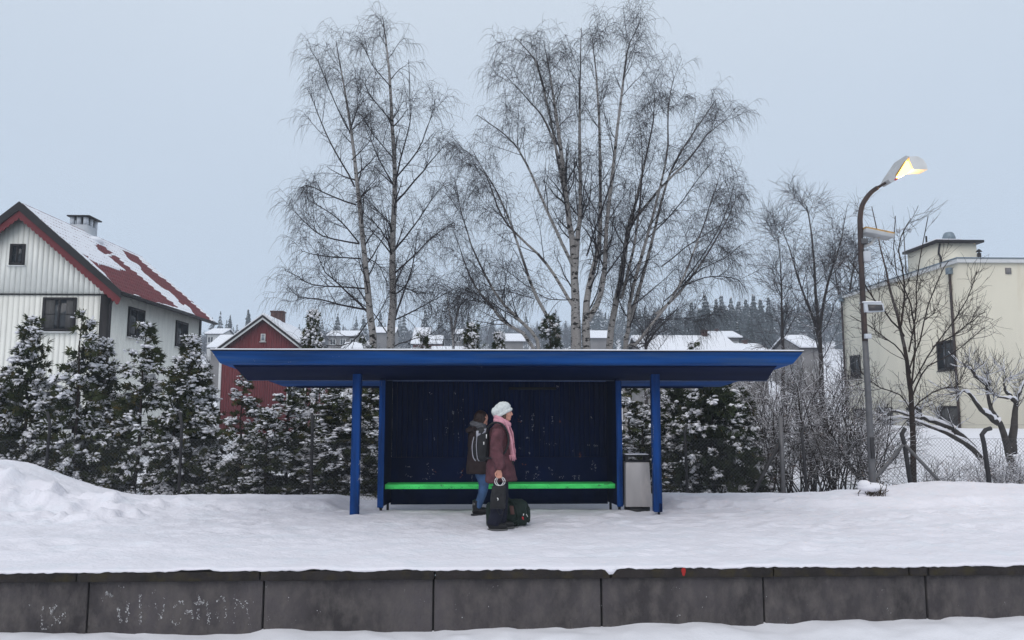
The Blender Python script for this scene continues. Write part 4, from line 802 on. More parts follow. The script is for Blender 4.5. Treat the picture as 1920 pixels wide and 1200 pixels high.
m = MB(); m.box(WXL, WXR, FYH - .03, FYH - .002, EV[2] - .06, EV[2] - .015); m.build('belt_moulding', M['darktrim'], front)
m = MB(); y = FYH + .04
while y < BYH:
    m.box(WXR - .028, WXR, y + .010, min(y + .115, BYH), GZ, EV[2] + .18); y += .128
side = m.build('wall', M['cream_wood'], wh)
m = MB(); m.box(WXR - .34, WXR + .02, FYH - .035, FYH - .004, GZ, EV[2] - .062); m.build('corner_board', M['darktrim'], wh)
for q0_, q1_ in ((FYH - .003, FYH + .12), (BYH - .25, BYH + .02)): MB().box(WXR + .002, WXR + .03, q0_, q1_, GZ, EV[2] + .1).build('corner_board', M['darktrim'], wh)
MB().tube(resample([(WXR + .36, FYH - .2, EV[2] + .0), (WXR + .30, FYH - .2, EV[2] - .16), (WXR + .06, FYH - .05, EV[2] - .42), (WXR + .06, FYH - .05, EV[2] - 1.2), (WXR + .06, FYH - .05, GZ)], 16), .045, 8).build('downpipe', M['darktrim'], wh, smooth=True)
# roof
EX = EV[0]; EXL = 2 * AX - EX; Y0, Y1 = 29.6, 40.15
m = MB(); m.prism([(AX, AP[2] - .02), (EX, EV[2] - .02), (EX, EV[2] - .10), (AX, AP[2] - .18), (EXL, EV[2] - .10), (EXL, EV[2] - .02)], 'y', Y0 + .02, Y1); rf = m.build('roof', M['darktrim'], wh)
ys = np.arange(Y0 + .02, Y1 + .001, .05); LS = math.hypot(EX - AX, AP[2] - EV[2]); vs = np.arange(0, LS + .05, .082)
nx_, nz_ = (AP[2] - EV[2]) / LS, (EX - AX) / LS
YY, VV = np.meshgrid(ys, vs)
def slope_pt(Y, v, h, sgn=1): return np.stack([AX + sgn * ((EX - AX) * v / LS + nx_ * h), Y, AP[2] - (AP[2] - EV[2]) * v / LS + nz_ * h], -1)
ht = .03 * np.abs(np.sin(math.pi * YY / .21)) + .06 * ((VV % .33) / .33)
def sheet(P): ny, nx = P.shape[:2]; i = (np.arange(ny - 1)[:, None] * nx + np.arange(nx - 1)[None]).ravel(); return P.reshape(-1, 3), np.stack([i, i + 1, i + nx + 1, i + nx], -1)
m = MB(); m.raw(*sheet(slope_pt(YY, VV, ht))); m.raw(*sheet(slope_pt(YY, VV, ht, -1))); m.build('roof_tile', M['tile'], rf, smooth=True)
ys2 = np.arange(Y0 + .03, Y1 - .02, .06); vs2 = np.arange(.02, LS + .03, .06); YY, VV = np.meshgrid(ys2, vs2); pp = slope_pt(YY, VV, .03); PX, PY = proj(pp)
PX = PX + 5 * fbm(YY * 1.5, VV * 1.5, 4, 81); PY = PY + 4 * fbm(YY * 1.7, VV * 1.7, 4, 82)
z1 = lambda L: [(a / 3.333, 340 + b_ / 3.333) for a, b_ in L]
R1 = z1([(525, 455), (600, 522), (720, 558), (800, 575), (690, 480), (725, 470), (810, 545), (905, 620), (1000, 700), (1095, 785), (1000, 765), (900, 735), (735, 670), (670, 600), (600, 535)])
R2 = z1([(605, 412), (650, 415), (690, 445), (640, 452)]); R3 = z1([(770, 445), (840, 465), (900, 520), (1000, 600), (1100, 680), (1200, 765), (1320, 875), (1230, 845), (1190, 795), (1130, 765), (1050, 695), (980, 645), (890, 565), (870, 525), (810, 495)])
red = inpoly(PX, PY, R1) | inpoly(PX, PY, R2) | inpoly(PX, PY, R3)
sn = (~red).astype(float); k_ = np.ones((3, 3)) / 9
for _ in range(2):
    pd = np.pad(sn, 1, mode='edge'); sn = sum(pd[i:i + sn.shape[0], j:j + sn.shape[1]] for i in range(3) for j in range(3)) / 9
hh = -.05 + .13 * fade(.5, 1.0, sn) + .012 * fbm(YY * 3, VV * 3, 3, 83) * sn + .008 * np.abs(np.sin(math.pi * VV / .33)) * sn
m = MB(); m.raw(*sheet(slope_pt(YY, VV, hh))); m.raw(*sheet(slope_pt(YY, VV, .07 + .01 * fbm(YY, VV, 2, 4), -1))); m.build('roof_snow', M['roofsnow'], rf, smooth=True)
for sg in (1, -1):
    ex = AX + sg * (EX - AX + .05)
    m = MB(); top0, top1 = (AX, AP[2] + .10), (ex, EV[2] + .06)
    m.prism([top0, top1, (ex, EV[2] - .22), (AX, AP[2] - .24)], 'y', Y0 - .06, Y0 - .0 + .001 * sg); m.build('barge_board', M['darktrim'], rf)
    n = 26; pts = [(AX, AP[2] - .2), (ex, EV[2] - .2)]; low = []
    for k in range(n, -1, -1):
        for q in (0, .25, .5, .75):
            t = (k - q) / n
            if t < 0: continue
            low.append((AX + (ex - AX - sg * .1) * t, AP[2] - .50 - (AP[2] - EV[2]) * t * .985 - .07 * math.sin(math.pi * q)))
    m = MB(); m.prism(pts + low, 'y', Y0 + .004, Y0 + .03); m.build('scalloped_trim', M['redtrim'], rf)
m = MB(); m.box(EX + .0, EX + .10, Y0, Y1, EV[2] - .08, EV[2] + .015); m.build('gutter', M['darktrim'], rf)
m = MB(); m.box(AX - .07, AX + .07, Y0 + .1, Y1, AP[2] + .01, AP[2] + .07); m.build('ridge_tile', M['tile'], rf, bevel=.02)
# chimney with its cap
cy = 34.3; c0, c1 = at(130, 430, cy), at(162, 430, cy); cz = at(150, 404, cy)[2]
m = MB(); m.box(c0[0], c1[0], cy, cy + .95, AP[2] - 1.3, cz - .40)
for a0, a1, b0, b1 in ((0, .1, 0, .95),): pass
wdt = c1[0] - c0[0]
for a in (0, .36, .72): m.box(c0[0] + a * (wdt - .16) / .72, c0[0] + a * (wdt - .16) / .72 + .16, cy, cy + .16, cz - .40, cz - .06); m.box(c0[0] + a * (wdt - .16) / .72, c0[0] + a * (wdt - .16) / .72 + .16, cy + .79, cy + .95, cz - .40, cz - .06)
m.box(c0[0] + wdt - .16, c0[0] + wdt, cy + .40, cy + .56, cz - .40, cz - .06)
ch = m.build('chimney', M['plaster'], rf); m = MB(); m.box(c0[0] - .10, c1[0] + .14, cy - .1, cy + 1.05, cz - .058, cz); m.build('chimney_cap', M['darktrim'], ch)
m = MB(); m.box(c0[0] + .17, c1[0] - .17, cy + .17, cy + .78, cz - .42, cz - .07); m.build('flue', M['black'], ch)
m = MB(); m.ball((c1[0] + .25, cy + .3, AP[2] - .35), (.35, .5, .22), 12, 8); m.build('snow_cap', M['roofsnow'], ch, smooth=True)
# windows
a_, b_ = at(18, 497, FYH), at(49, 458, FYH); window(wh, (a_[0], FYH, a_[2]), UX, NY, b_[0] - a_[0], b_[2] - a_[2], 1, 1, .09, casing=.0)
a_, b_ = at(78, 621, FYH), at(145, 558, FYH); window(wh, (a_[0], FYH, a_[2]), UX, NY, b_[0] - a_[0], b_[2] - a_[2], 1, 1, .09, curtain=True)
window(wh, (a_[0] + .2, FYH, .9), UX, NY, 1.4, 1.4, 1, 1, .09)
window(wh, (a_[0] - 2.2, FYH, .9), UX, NY, 1.4, 1.4, 1, 1, .09)
for (y0, y1) in ((31.55, 33.0), (36.4, 37.8)):
    zt = at(255, 577, 32.0)[2]; zl = at(255, 632, 32.0)[2]
    window(wh, (WXR, y0, zl), UY, NX, y1 - y0, zt - zl, 1, 1, .09); window(wh, (WXR, y0, 1.0), UY, NX, y1 - y0, zt - zl + .1, 1, 1, .09)

# red house --------------------------------------------------------
RY = 50.0; A2 = at(495, 592, RY); E2 = at(406, 657, RY); SR2 = (A2[2] - E2[2]) / (A2[0] - E2[0]); hw2 = A2[0] - E2[0]; RB = RY + 8.5
rh = emp('red_house', 'small dark red board house with white trim behind the left end of the roof', 'house', (A2[0], RY, 0))
m = MB(); x = A2[0] - hw2 + .25
while x < A2[0] + hw2 - .26:
    x1 = x + .16; zz = lambda q: A2[2] - .14 - abs(q - A2[0]) * SR2
    m.hexa([(x + .006, RY, -.5), (x1 - .006, RY, -.5), (x1 - .006, RY + .03, -.5), (x + .006, RY + .03, -.5)], [(x + .006, RY, zz(x)), (x1 - .006, RY, zz(x1)), (x1 - .006, RY + .03, zz(x1)), (x + .006, RY + .03, zz(x))]); x = x1
rw = m.build('wall', M['redwood'], rh)
m = MB(); m.prism([(A2[0] - hw2 + .26, -.5), (A2[0] + hw2 - .26, -.5), (A2[0] + hw2 - .26, E2[2] - .05), (A2[0], A2[2] - .25), (A2[0] - hw2 + .26, E2[2] - .05)], 'y', RY + .032, RB); m.build('side_wall', M['redwood'], rw)
for q_ in (-hw2 + .2, hw2 - .36): MB().box(A2[0] + q_, A2[0] + q_ + .16, RY - .03, RY - .004, -.5, E2[2] - .02).build('corner_board', M['whitetrim'], rh)
m = MB()
m.prism([(A2[0], A2[2] + .02), (A2[0] + hw2 + .1, E2[2] - .05), (A2[0] + hw2 + .1, E2[2] - .2), (A2[0], A2[2] - .13), (A2[0] - hw2 - .1, E2[2] - .2), (A2[0] - hw2 - .1, E2[2] - .05)], 'y', RY - .35, RB + .3); r2 = m.build('roof', M['darktrim'], rh)
m = MB(); m.prism([(A2[0], A2[2] - .135), (A2[0] + hw2 + .08, E2[2] - .205), (A2[0] + hw2 + .08, E2[2] - .33), (A2[0], A2[2] - .26), (A2[0] - hw2 - .08, E2[2] - .33), (A2[0] - hw2 - .08, E2[2] - .205)], 'y', RY - .30, RY - .24); m.build('barge_board', M['whitetrim'], r2)
m = MB(); m.prism([(A2[0], A2[2] + .17), (A2[0] + hw2 + .12, E2[2] + .10), (A2[0] + hw2 + .1, E2[2] - .045), (A2[0], A2[2] + .025), (A2[0] - hw2 - .1, E2[2] - .045), (A2[0] - hw2 - .1, E2[2] + .06)], 'y', RY - .2, RB + .3); m.build('roof_snow', M['roofsnow'], r2)
cy = 54; c0, c1 = at(507, 600, cy), at(530, 585, cy); m = MB(); m.box(c0[0], c1[0], cy, cy + .8, A2[2] - 1.2, c1[2]); m.box(c0[0] - .04, c1[0] + .04, cy - .04, cy + .84, c1[2] + .002, c1[2] + .09); m.build('chimney', M['brick'], r2)
a_, b_ = at(489, 640, RY), at(498, 626, RY); window(rh, (a_[0], RY, a_[2]), UX, NY, b_[0] - a_[0], b_[2] - a_[2], 0, 0, .05, 'whitetrim', 'palewin')
window(rh, (A2[0] + 1.6, RY, 1.9), UX, NY, 1.2, 1.3, 1, 0, .08, 'whitetrim', 'glass')

# cream building ---------------------------------------------------
CY = 35.0; CX = at(1796, 483, CY)[0]; CZ = at(1796, 484, CY)[2]; CB = 47.0; CGZ = .3
cb = emp('cream_building', 'pale cream rendered building with flat roof and dark downpipes at the right', 'building', (CX, CY, CGZ))
m = MB(); m.box(CX, CX + 18, CY, CB, CGZ - 1.5, CZ - .22); m.build('wall', M['render'], cb)
m = MB(); m.box(CX - .12, CX + 18.1, CY - .12, CB + .12, CZ - .218, CZ - .03); rt = m.build('roof', M['whitetrim'], cb, bevel=.02)
m = MB(); m.box(CX - .16, CX + 18.2, CY - .16, CB + .16, CZ - .03 + .002, CZ + .02); m.build('roof_flashing', M['metalroof'], rt)
m = MB(); m.box(CX + .05, CX + 17.9, CY + .05, CB - .05, CZ + .022, CZ + .07); m.build('roof_snow', M['roofsnow'], rt, bevel=.02)
# roof house
py0, py1 = 40.0, 42.9; px0 = at(1758, 480, py0)[0]; px1 = at(1832, 480, py0)[0]; pz = at(1790, 451, py0)[2]
m = MB(); m.box(px0, px1, py0, py1, CZ - .1, pz - .15); ph = m.build('roof_hut', M['render'], cb); m = MB(); m.box(px0 - .2, px1 + .25, py0 - .3, py1 + .2, pz - .148, pz - .02); m.build('hut_roof', M['darktrim'], ph); m = MB(); m.box(px0 - .18, px0 + 1.2, py0 - .28, py1 + .15, pz - .018, pz + .03); m.build('snow_cover', M['roofsnow'], ph)
MB().tube(resample([(px0 + .1, py0 - .12, pz - .2), (px0 + .02, py0 - .08, pz - .7), (px0 + .12, py0 - .08, pz - 1.0), (px0 + .12, py0 - .08, CZ)], 10), .05, 8).build('downpipe', M['darktrim'], ph)
c_ = at(1779, 444, 41.2); m = MB(); m.loft([[c_ + np.array([math.cos(t) * r_, math.sin(t) * r_, z]) for t in np.linspace(0, 6.283, 14, endpoint=False)] for r_, z in ((.33, -.3), (.33, -.05), (.26, .16), (.18, .24))]); m.build('vent_hood', M['metalroof'], ph, smooth=True)
c_ = at(1737, 450, 41.8); MB().tube([c_ + np.array([0, 0, -.5]), c_ + np.array([0, 0, .22])], .05, 8).build('vent_pipe', M['darktrim'], ph)
c_ = at(1836, 480, 39.5); m = MB(); m.tube([(c_[0], 39.5, CZ), (c_[0], 39.5, c_[2] + .15)], .10, 10); m.tube([(c_[0], 39.5, c_[2] + .22), (c_[0], 39.5, c_[2] + .36)], [.16, .05], 10); m.tube([(c_[0], 39.5, c_[2] + .15), (c_[0], 39.5, c_[2] + .24)], .04, 6); m.build('vent_pipe', M['darktrim'], cb)
c_ = at(1696, 498, 43.5); m = MB(); m.box(c_[0] - .5, c_[0] + .55, 43.5, 44.2, CZ, CZ + .28); m.build('roof_vent_box', M['darktrim'], cb, bevel=.03)
# siren horns on a mast
b0, t0 = at(1697, 495, 42.6), at(1694, 428, 42.6); an = emp('siren_mast', 'thin mast with small loudspeaker horns on the flat roof of the cream building', 'loudspeaker', tuple(b0))
MB().tube([(t0[0], 42.6, CZ + .05), t0], .03, 8).build('mast', M['galv'], an)
for dx, dz in ((-1, -.25), (1, -.2), (.5, .05)):
    e_ = t0 + np.array([dx * .38, -.1, dz * .6 - .05]); MB().tube([t0 + np.array([0, 0, -.05]), t0 * .6 + e_ * .4, e_], [.03, .05, .14], 12).build('horn', M['plaster'], an, smooth=True)
# down pipes with rain heads on the long side
for pxl, pyl in ((1781, 512), (1578, 564)):
    dy = CY + .56 if pxl > 1700 else CB - .25
    zt = at(pxl, pyl, dy)[2]
    MB().tube([(CX - .10, dy, zt), (CX - .10, dy, CGZ)], .06, 8).build('downpipe', M['rusty'], cb); m = MB(); m.box(CX - .22, CX - .005, dy - .14, dy + .14, zt - .05, zt + .25); m.build('rain_head', M['metalroof'], cb, bevel=.02)
NXm = (-1, 0, 0); UYm = (0, 1, 0)
for (ya, yb, za, zb) in ((35.75, 37.15, 3.50, 4.90), (44.9, 46.2, 3.5, 4.85), (41.6, 43.3, .55, 1.75), (38.8, 40.2, .55, 1.75), (35.65, 37.2, .55, 1.8), (44.7, 46.1, .5, 1.7)):
    window(cb, (CX, ya, za), UYm, NXm, yb - ya, zb - za, 1, 0, .10, pm='glass' if za > 2 else 'curtain', snow=False, dp=.4)
c_ = at(1890, 508, CY); m = MB(); m.box(c_[0] - .14, c_[0] + .14, CY - .03, CY - .002, c_[2] - .14, c_[2] + .14); m.build('wall_vent', M['housegrey'], cb)
m = MB(); m.box(CX - .006, CX - .002, CY, CB, 2.25, 2.42); m.build('wall_band', M['render'], cb)

# houses on the slope -----------------------------------------------
def far_house(label, pxa, pxb, pyr, pye, Y, wm, chim=(), depth=8., wall_h=3.2, nwin=2, inset=.06):
    a_, b_ = at(pxa, pye, Y), at(pxb, pye, Y); rz = at((pxa + pxb) / 2, pyr, Y + depth / 2)[2]; ez = a_[2]; rz = max(rz, ez + .25)
    x0, x1 = a_[0], b_[0]; ym = Y + depth / 2; g0 = ez - wall_h
    t = emp('far_house', label, 'house', ((x0 + x1) / 2, Y, float(terr((x0 + x1) / 2, Y))))
    ins = .35; m = MB(); m.prism([(Y + .4, min(g0, float(terr((x0 + x1) / 2, Y)) - .5)), (Y + depth - .4, g0), (Y + depth - .4, ez), (ym, rz - .2), (Y + .4, ez)], 'x', x0 + ins, x1 - ins); m.build('wall', M[wm], t)
    m = MB(); m.prism([(Y, ez - .12), (ym, rz - .12), (Y + depth, ez - .12), (Y + depth, ez + .02), (ym, rz + .02), (Y, ez + .02)], 'x', x0, x1); r_ = m.build('roof', M['darktrim'], t)
    m = MB(); m.prism([(Y - .03, ez + .024), (ym, rz + .024), (Y + depth, ez + .024), (Y + depth, ez + .2), (ym, rz + .25), (Y - .03, ez + .2)], 'x', x0 - .03, x1 + .03); m.build('roof_snow', M['roofsnow'], r_, bevel=.05)
    for cx0, cx1, cyt in chim:
        c0, c1 = at(cx0, cyt, ym), at(cx1, cyt, ym); m = MB(); m.box(c0[0], c1[0], ym - .4, ym + .4, rz - .5, c0[2]); m.box(c0[0] - .08, c1[0] + .08, ym - .48, ym + .48, c0[2] + .004, c0[2] + .12); m.build('chimney', M['brick'], r_)
    for k in range(nwin):
        xw = x0 + (x1 - x0) * (k + .6) / (nwin + .2); window(t, (xw - .5, Y + .4, ez - 1.7), UX, NY, 1.1, 1.2, 1, 0, .1, 'whitetrim', 'glass', sill=False)
    return t
far_house('long low grey house with flat snowy roof right of the red house, upper row', 612, 672, 622, 630, 150, 'housegrey', nwin=3, depth=10)
far_house('dark walled house with snowy roof seen between the two birch trunks', 698, 742, 615, 624, 170, 'housegrey', nwin=0, depth=9)
far_house('small steep snowy roofed white house right of the second birch', 774, 806, 616, 629, 160, 'housewhite', nwin=0, depth=8)
far_house('red walled house with snowy roof just below the small steep roofed one', 770, 829, 631, 645, 120, 'housered', nwin=3, depth=8)
far_house('broad plain snow roof just above the shelter roof right of the birches', 805, 872, 653, 664, 84, 'housegrey', nwin=0, depth=8)
far_house('tiny snowy roof under the grey bare tree between the birches', 850, 868, 619, 626, 170, 'housegrey', nwin=1, depth=7)
far_house('tall white house with snowy roof between the white and red houses, upper one', 384, 418, 618, 626, 150, 'housewhite', nwin=2, depth=9)
far_house('grey house with wide snowy roof peeking out left of the red gable', 388, 440, 631, 652, 100, 'housegrey', nwin=0, depth=10)
far_house('big plain snow-covered roof with brick chimney above the right part of the shelter', 1205, 1392, 634, 662, 62, 'housegrey', ((1316, 1324, 622),), depth=9, nwin=5)
far_house('smaller grey house with snowy roof peeking over the big snow roof', 1338, 1392, 624, 633, 100, 'housegrey', ((1341, 1345, 619),), depth=8, nwin=2)
far_house('low snowy roof with a small brick chimney right of the big snow roof', 1388, 1448, 648, 662, 76, 'housegrey', ((1393, 1399, 640),), depth=8, nwin=2)
far_house('snowy roof seen between the bare trees left of the cream building', 1500, 1545, 632, 652, 84, 'housegrey', depth=10, nwin=0)
far_house('pale house with snowy roof half hidden by the broad birch', 930, 985, 628, 640, 130, 'housegrey', nwin=0, depth=8)
far_house('snowy roofed house seen through the right birch stems', 1105, 1150, 622, 634, 140, 'housegrey', nwin=0, depth=8)
far_house('low shed with snowy roof close behind the left birch trunk', 640, 690, 645, 655, 95, 'housegrey', nwin=0, depth=6)

# woods -------------------------------------------------------------
def snowy_mat(name, base, th, nscale):
    m = mat(name, base, .9, .35, 1.0, spec=.1); t = m.node_tree; b = t.nodes['Principled BSDF']; src = b.inputs['Base Color'].links[0].from_socket
    g = t.nodes.new('ShaderNodeNewGeometry'); s = t.nodes.new('ShaderNodeSeparateXYZ'); t.links.new(g.outputs['Normal'], s.inputs[0]); ab = t.nodes.new('ShaderNodeMath'); ab.operation = 'ABSOLUTE'; t.links.new(s.outputs['Z'], ab.inputs[0])
    n = t.nodes.new('ShaderNodeTexNoise'); n.inputs['Scale'].default_value = nscale; tc = t.nodes.new('ShaderNodeTexCoord'); t.links.new(tc.outputs['Object'], n.inputs['Vector'])
    mu = t.nodes.new('ShaderNodeMath'); mu.operation = 'MULTIPLY'; t.links.new(ab.outputs[0], mu.inputs[0]); t.links.new(n.outputs['Fac'], mu.inputs[1])
    r = t.nodes.new('ShaderNodeMapRange'); r.inputs['From Min'].default_value = th; r.inputs['From Max'].default_value = th + .04; t.links.new(mu.outputs[0], r.inputs[0])
    mx = t.nodes.new('ShaderNodeMixRGB'); mx.inputs[2].default_value = (.7, .72, .76, 1); t.links.new(r.outputs[0], mx.inputs[0]); t.links.new(src, mx.inputs[1]); t.links.new(mx.outputs[0], b.inputs['Base Color']); return m
M['snowspruce'] = snowy_mat('snowy_spruce_needles', (0.018, 0.027, 0.024), .42, .55)
M['farwood'] = mat('far_bare_wood', (0.035, 0.03, 0.032), .95, .3, 1)
def spruce_mesh(g, tiers, pts, rad):
    V, Fz = [], []
    for k in range(tiers):
        f = k / tiers; z0 = .04 + f * .93; z1 = z0 + 1.5 / tiers * (1.15 - .5 * f); r = (rad * (1 - f) ** .85 + .012) * g.uniform(.75, 1.2)
        a = np.linspace(0, 2 * np.pi, pts, endpoint=False) + g.uniform(0, 6); rr = r * np.where(np.arange(pts) % 2 == 0, 1, .5) * g.uniform(.7, 1.15, pts)
        ring = np.stack([np.cos(a) * rr, np.sin(a) * rr, z0 - .35 * rr + g.normal(size=pts) * .022], -1); n = len(V); V += list(ring) + [np.array([0, 0, min(z1, 1.0)])]
        for i in range(pts): Fz.append((n + i, n + (i + 1) % pts, n + pts))
    return np.array(V), np.array(Fz)
gf = np.random.default_rng(44); T3 = [spruce_mesh(gf, 13, 12, .17) for _ in range(4)]
def bare_mesh(g, n):
    base = np.zeros((n, 3)); base[:, 2] = g.uniform(.1, .6, n); az = g.uniform(0, 6.28, n); d = np.stack([np.cos(az), np.sin(az), g.uniform(.5, 1.8, n)], -1); d = nrm(d); L = g.uniform(.2, .45, n) * (1.1 - base[:, 2]); tip = base + d * L[:, None]; tip[:, 2] = np.minimum(tip[:, 2], 1.02); side = nrm(np.cross(d, g.normal(size=(n, 3)))) * .006
    V = np.stack([base - side, base + side, tip], 1).reshape(-1, 3)
    tw = g.integers(0, n, n * 5); c = base[tw] + (tip - base)[tw] * g.uniform(.3, 1, (n * 5, 1)); d2 = nrm(d[tw] + g.normal(size=(n * 5, 3)) * .7 + np.array([0, 0, .3])); t2 = c + d2 * g.uniform(.05, .13, (n * 5, 1)); s2 = nrm(np.cross(d2, g.normal(size=(n * 5, 3)))) * .0035
    V2 = np.stack([c - s2, c + s2, t2], 1).reshape(-1, 3); s0 = np.array([[-.012, 0, 0], [.012, 0, 0], [0, 0, .8], [0, -.012, 0], [0, .012, 0], [0, 0, .8]]); V = np.concatenate([V, V2, s0]); return V, np.arange(len(V)).reshape(-1, 3)
B3 = [bare_mesh(gf, 26) for _ in range(5)]
fm = MB(); fm2 = MB()
def put(m, tpl, x, y, h, wd, g):
    V, Fz = tpl; a = g.uniform(0, 6.28); c, s = math.cos(a), math.sin(a); W = V.copy(); W = np.stack([(V[:, 0] * c - V[:, 1] * s) * h * wd + x, (V[:, 0] * s + V[:, 1] * c) * h * wd + y, V[:, 2] * h + float(terr(x, y)) - .3], -1); m.raw(W, Fz)
for k in range(2300):
    y = gf.uniform(235, 500); x = gf.uniform(-.72, .72) * y
    if gf.random() < (.6 if x > 0.12 * y else .10): put(fm, T3[gf.integers(4)], x, y, gf.uniform(10, 17), gf.uniform(.85, 1.25), gf)
    else: put(fm2, B3[gf.integers(5)], x, y, gf.uniform(8, 13), gf.uniform(.9, 1.3), gf)
for k in range(260):
    y = gf.uniform(85, 235); x = gf.uniform(-.7, .7) * y
    put(fm2, B3[gf.integers(5)], x, y, gf.uniform(5, 8), gf.uniform(.9, 1.3), gf)
o = fm.build('spruce_wood', M['snowspruce']); tag(o, 'hazy snow-dusted spruce wood covering the far hillside', 'woods', kind='stuff')
o = fm2.build('bare_wood', M['farwood']); tag(o, 'hazy bare broadleaf trees among the far houses and on the hillside', 'woods', kind='stuff')
SPR = []
for k in range(3):
    V, Fz = spruce_mesh(gf, 22, 22, .19); t = emp('spruce_tree', 'x', 'spruce', (0, 0, 0), 'spruces on the hill'); MB().raw(V, Fz).build('crown', M['snowspruce'], t); MB().tube([(0, 0, -.05), (0, 0, .3)], [.016, .010], 6).build('trunk', M['darkbark'], t); SPR.append(t)
SL_ = [(1296, 562, 190), (1322, 548, 205), (1342, 556, 215), (1352, 549, 210), (1370, 553, 200), (1384, 560, 190), (1398, 556, 205), (1412, 548, 195), (1425, 556, 200), (1382, 600, 120), (1270, 572, 220), (1310, 575, 170), (1440, 552, 215), (432, 588, 230), (466, 577, 225), (1362, 575, 170), (1335, 580, 165), (1405, 580, 165)]
for i, (px, py, Y) in enumerate(SL_):
    p = at(px, py, Y); zb = float(terr(p[0], Y)); h = p[2] - zb
    lab = 'single hazy dark spruce standing out on the left skyline behind the red house' if px < 500 else ('lone hazy spruce showing through the birch twigs on the skyline' if px < 1000 else ('snow-laden spruce standing low on the hill in front of the others' if py == 600 else 'tall hazy snow-dusted spruce on the right hillside beyond the roofs'))
    if i < 3: t = SPR[i]
    else:
        t = SPR[i % 3].copy(); C.objects.link(t)
        for ch_ in SPR[i % 3].children: d_ = ch_.copy(); C.objects.link(d_); d_.parent = t
    t['label'] = lab; t.location = (p[0], Y, zb); t.rotation_euler = (0, 0, i * 1.3); t.scale = (h * random.uniform(.85, 1.2),) * 2 + (h,)

# ------------------------------------------------------------------ people and their bags
def remesh(name, mb_, m_, parent, vox, it=4, wr=0.0, ws=30.0, seed=0):
    o_ = mb_.build(name, m_, None)
    bm = bmesh.new(); bm.from_mesh(o_.data); bmesh.ops.recalc_face_normals(bm, faces=bm.faces); bm.to_mesh(o_.data); bm.free()
    md = o_.modifiers.new('r', 'REMESH'); md.mode = 'VOXEL'; md.voxel_size = vox
    sm = o_.modifiers.new('s', 'SMOOTH'); sm.iterations = it; sm.factor = .5
    dg = bpy.context.evaluated_depsgraph_get(); dg.update(); me = bpy.data.meshes.new_from_object(o_.evaluated_get(dg)); old = o_.data; o_.modifiers.clear(); o_.data = me; bpy.data.meshes.remove(old); me.name = name
    n = len(me.vertices); me.polygons.foreach_set('use_smooth', np.ones(len(me.polygons), bool))
    if wr:
        co = np.zeros(n * 3, np.float32); me.vertices.foreach_get('co', co); co = co.reshape(-1, 3); no = np.zeros(n * 3, np.float32); me.vertices.foreach_get('normal', no); no = no.reshape(-1, 3)
        q = fbm((co[:, 0] + co[:, 1] * .7) * ws * .6 + seed, co[:, 2] * ws * .35 + co[:, 1] * ws * .4, 3, seed); co = co + no * (q * wr)[:, None]; me.vertices.foreach_set('co', co.astype(np.float32).ravel()); me.update()
    if not len(me.materials): me.materials.append(m_)
    o_.parent = parent
    if parent.name in LOC: o_.matrix_parent_inverse = Matrix.Translation(-LOC[parent.name])
    return o_
class Fr:
    def __init__(s, base, a): s.b = np.array(base, float); s.c, s.s = math.cos(a), math.sin(a)
    def __call__(s, x, y, z): return s.b + np.array([x * s.c - y * s.s, x * s.s + y * s.c, z])
    def M(s): return np.array([[s.c, -s.s, 0], [s.s, s.c, 0], [0, 0, 1]])
    def many(s, L): return [s(*p) for p in L]
def ry(a): return np.array([[math.cos(a), 0, math.sin(a)], [0, 1, 0], [-math.sin(a), 0, math.cos(a)]])
def ellring(fr, cx, cy, z, rx, ry_, n=24, tilt=0.0): return [fr(cx + math.cos(t) * rx, cy + math.sin(t) * ry_, z + tilt * math.cos(t) * rx) for t in np.linspace(0, 2 * math.pi, n, endpoint=False)]
def hand(mb_, fr, wrist, d, side, curl=1.0, sc=1.0, thumb=(1, 0, 0)):
    """d = unit vector along the hand, side = across the knuckles, fingers curl towards n = d x side"""
    d, s = nrm(np.array(d, float)), nrm(np.array(side, float)); n = np.cross(d, s); w_ = np.array(wrist, float); P = lambda a, b_, c: fr(*(w_ + d * a * sc + s * b_ * sc + n * c * sc))
    mb_.loft([[P(a, math.cos(t) * wd, math.sin(t) * th) for t in np.linspace(0, 2 * math.pi, 12, endpoint=False)] for a, wd, th in ((-.02, .024, .02), (.02, .032, .018), (.055, .040, .017), (.085, .041, .014), (.092, .036, .010))])
    for k, (off, L) in enumerate(((-.030, .066), (-.010, .076), (.011, .072), (.030, .056))):
        pts = []; ang = .15 * curl; p = np.array([.082, off, 0.0]); pts.append(P(*p))
        for q, f in enumerate((.45, .32, .23)): ang += curl * (.55, .75, .6)[q]; p = p + np.array([math.cos(ang), 0, math.sin(ang)]) * L * f; pts.append(P(*p))
        mb_.tube(pts, [.0092 * sc, .0088 * sc, .008 * sc, .0068 * sc], 8)
    mb_.tube([P(.02, -.025, .006), P(.045, -.050, .018), P(.070, -.050, .034), P(.088, -.040, .042)], [.012 * sc, .0105 * sc, .0092 * sc, .0075 * sc], 8)

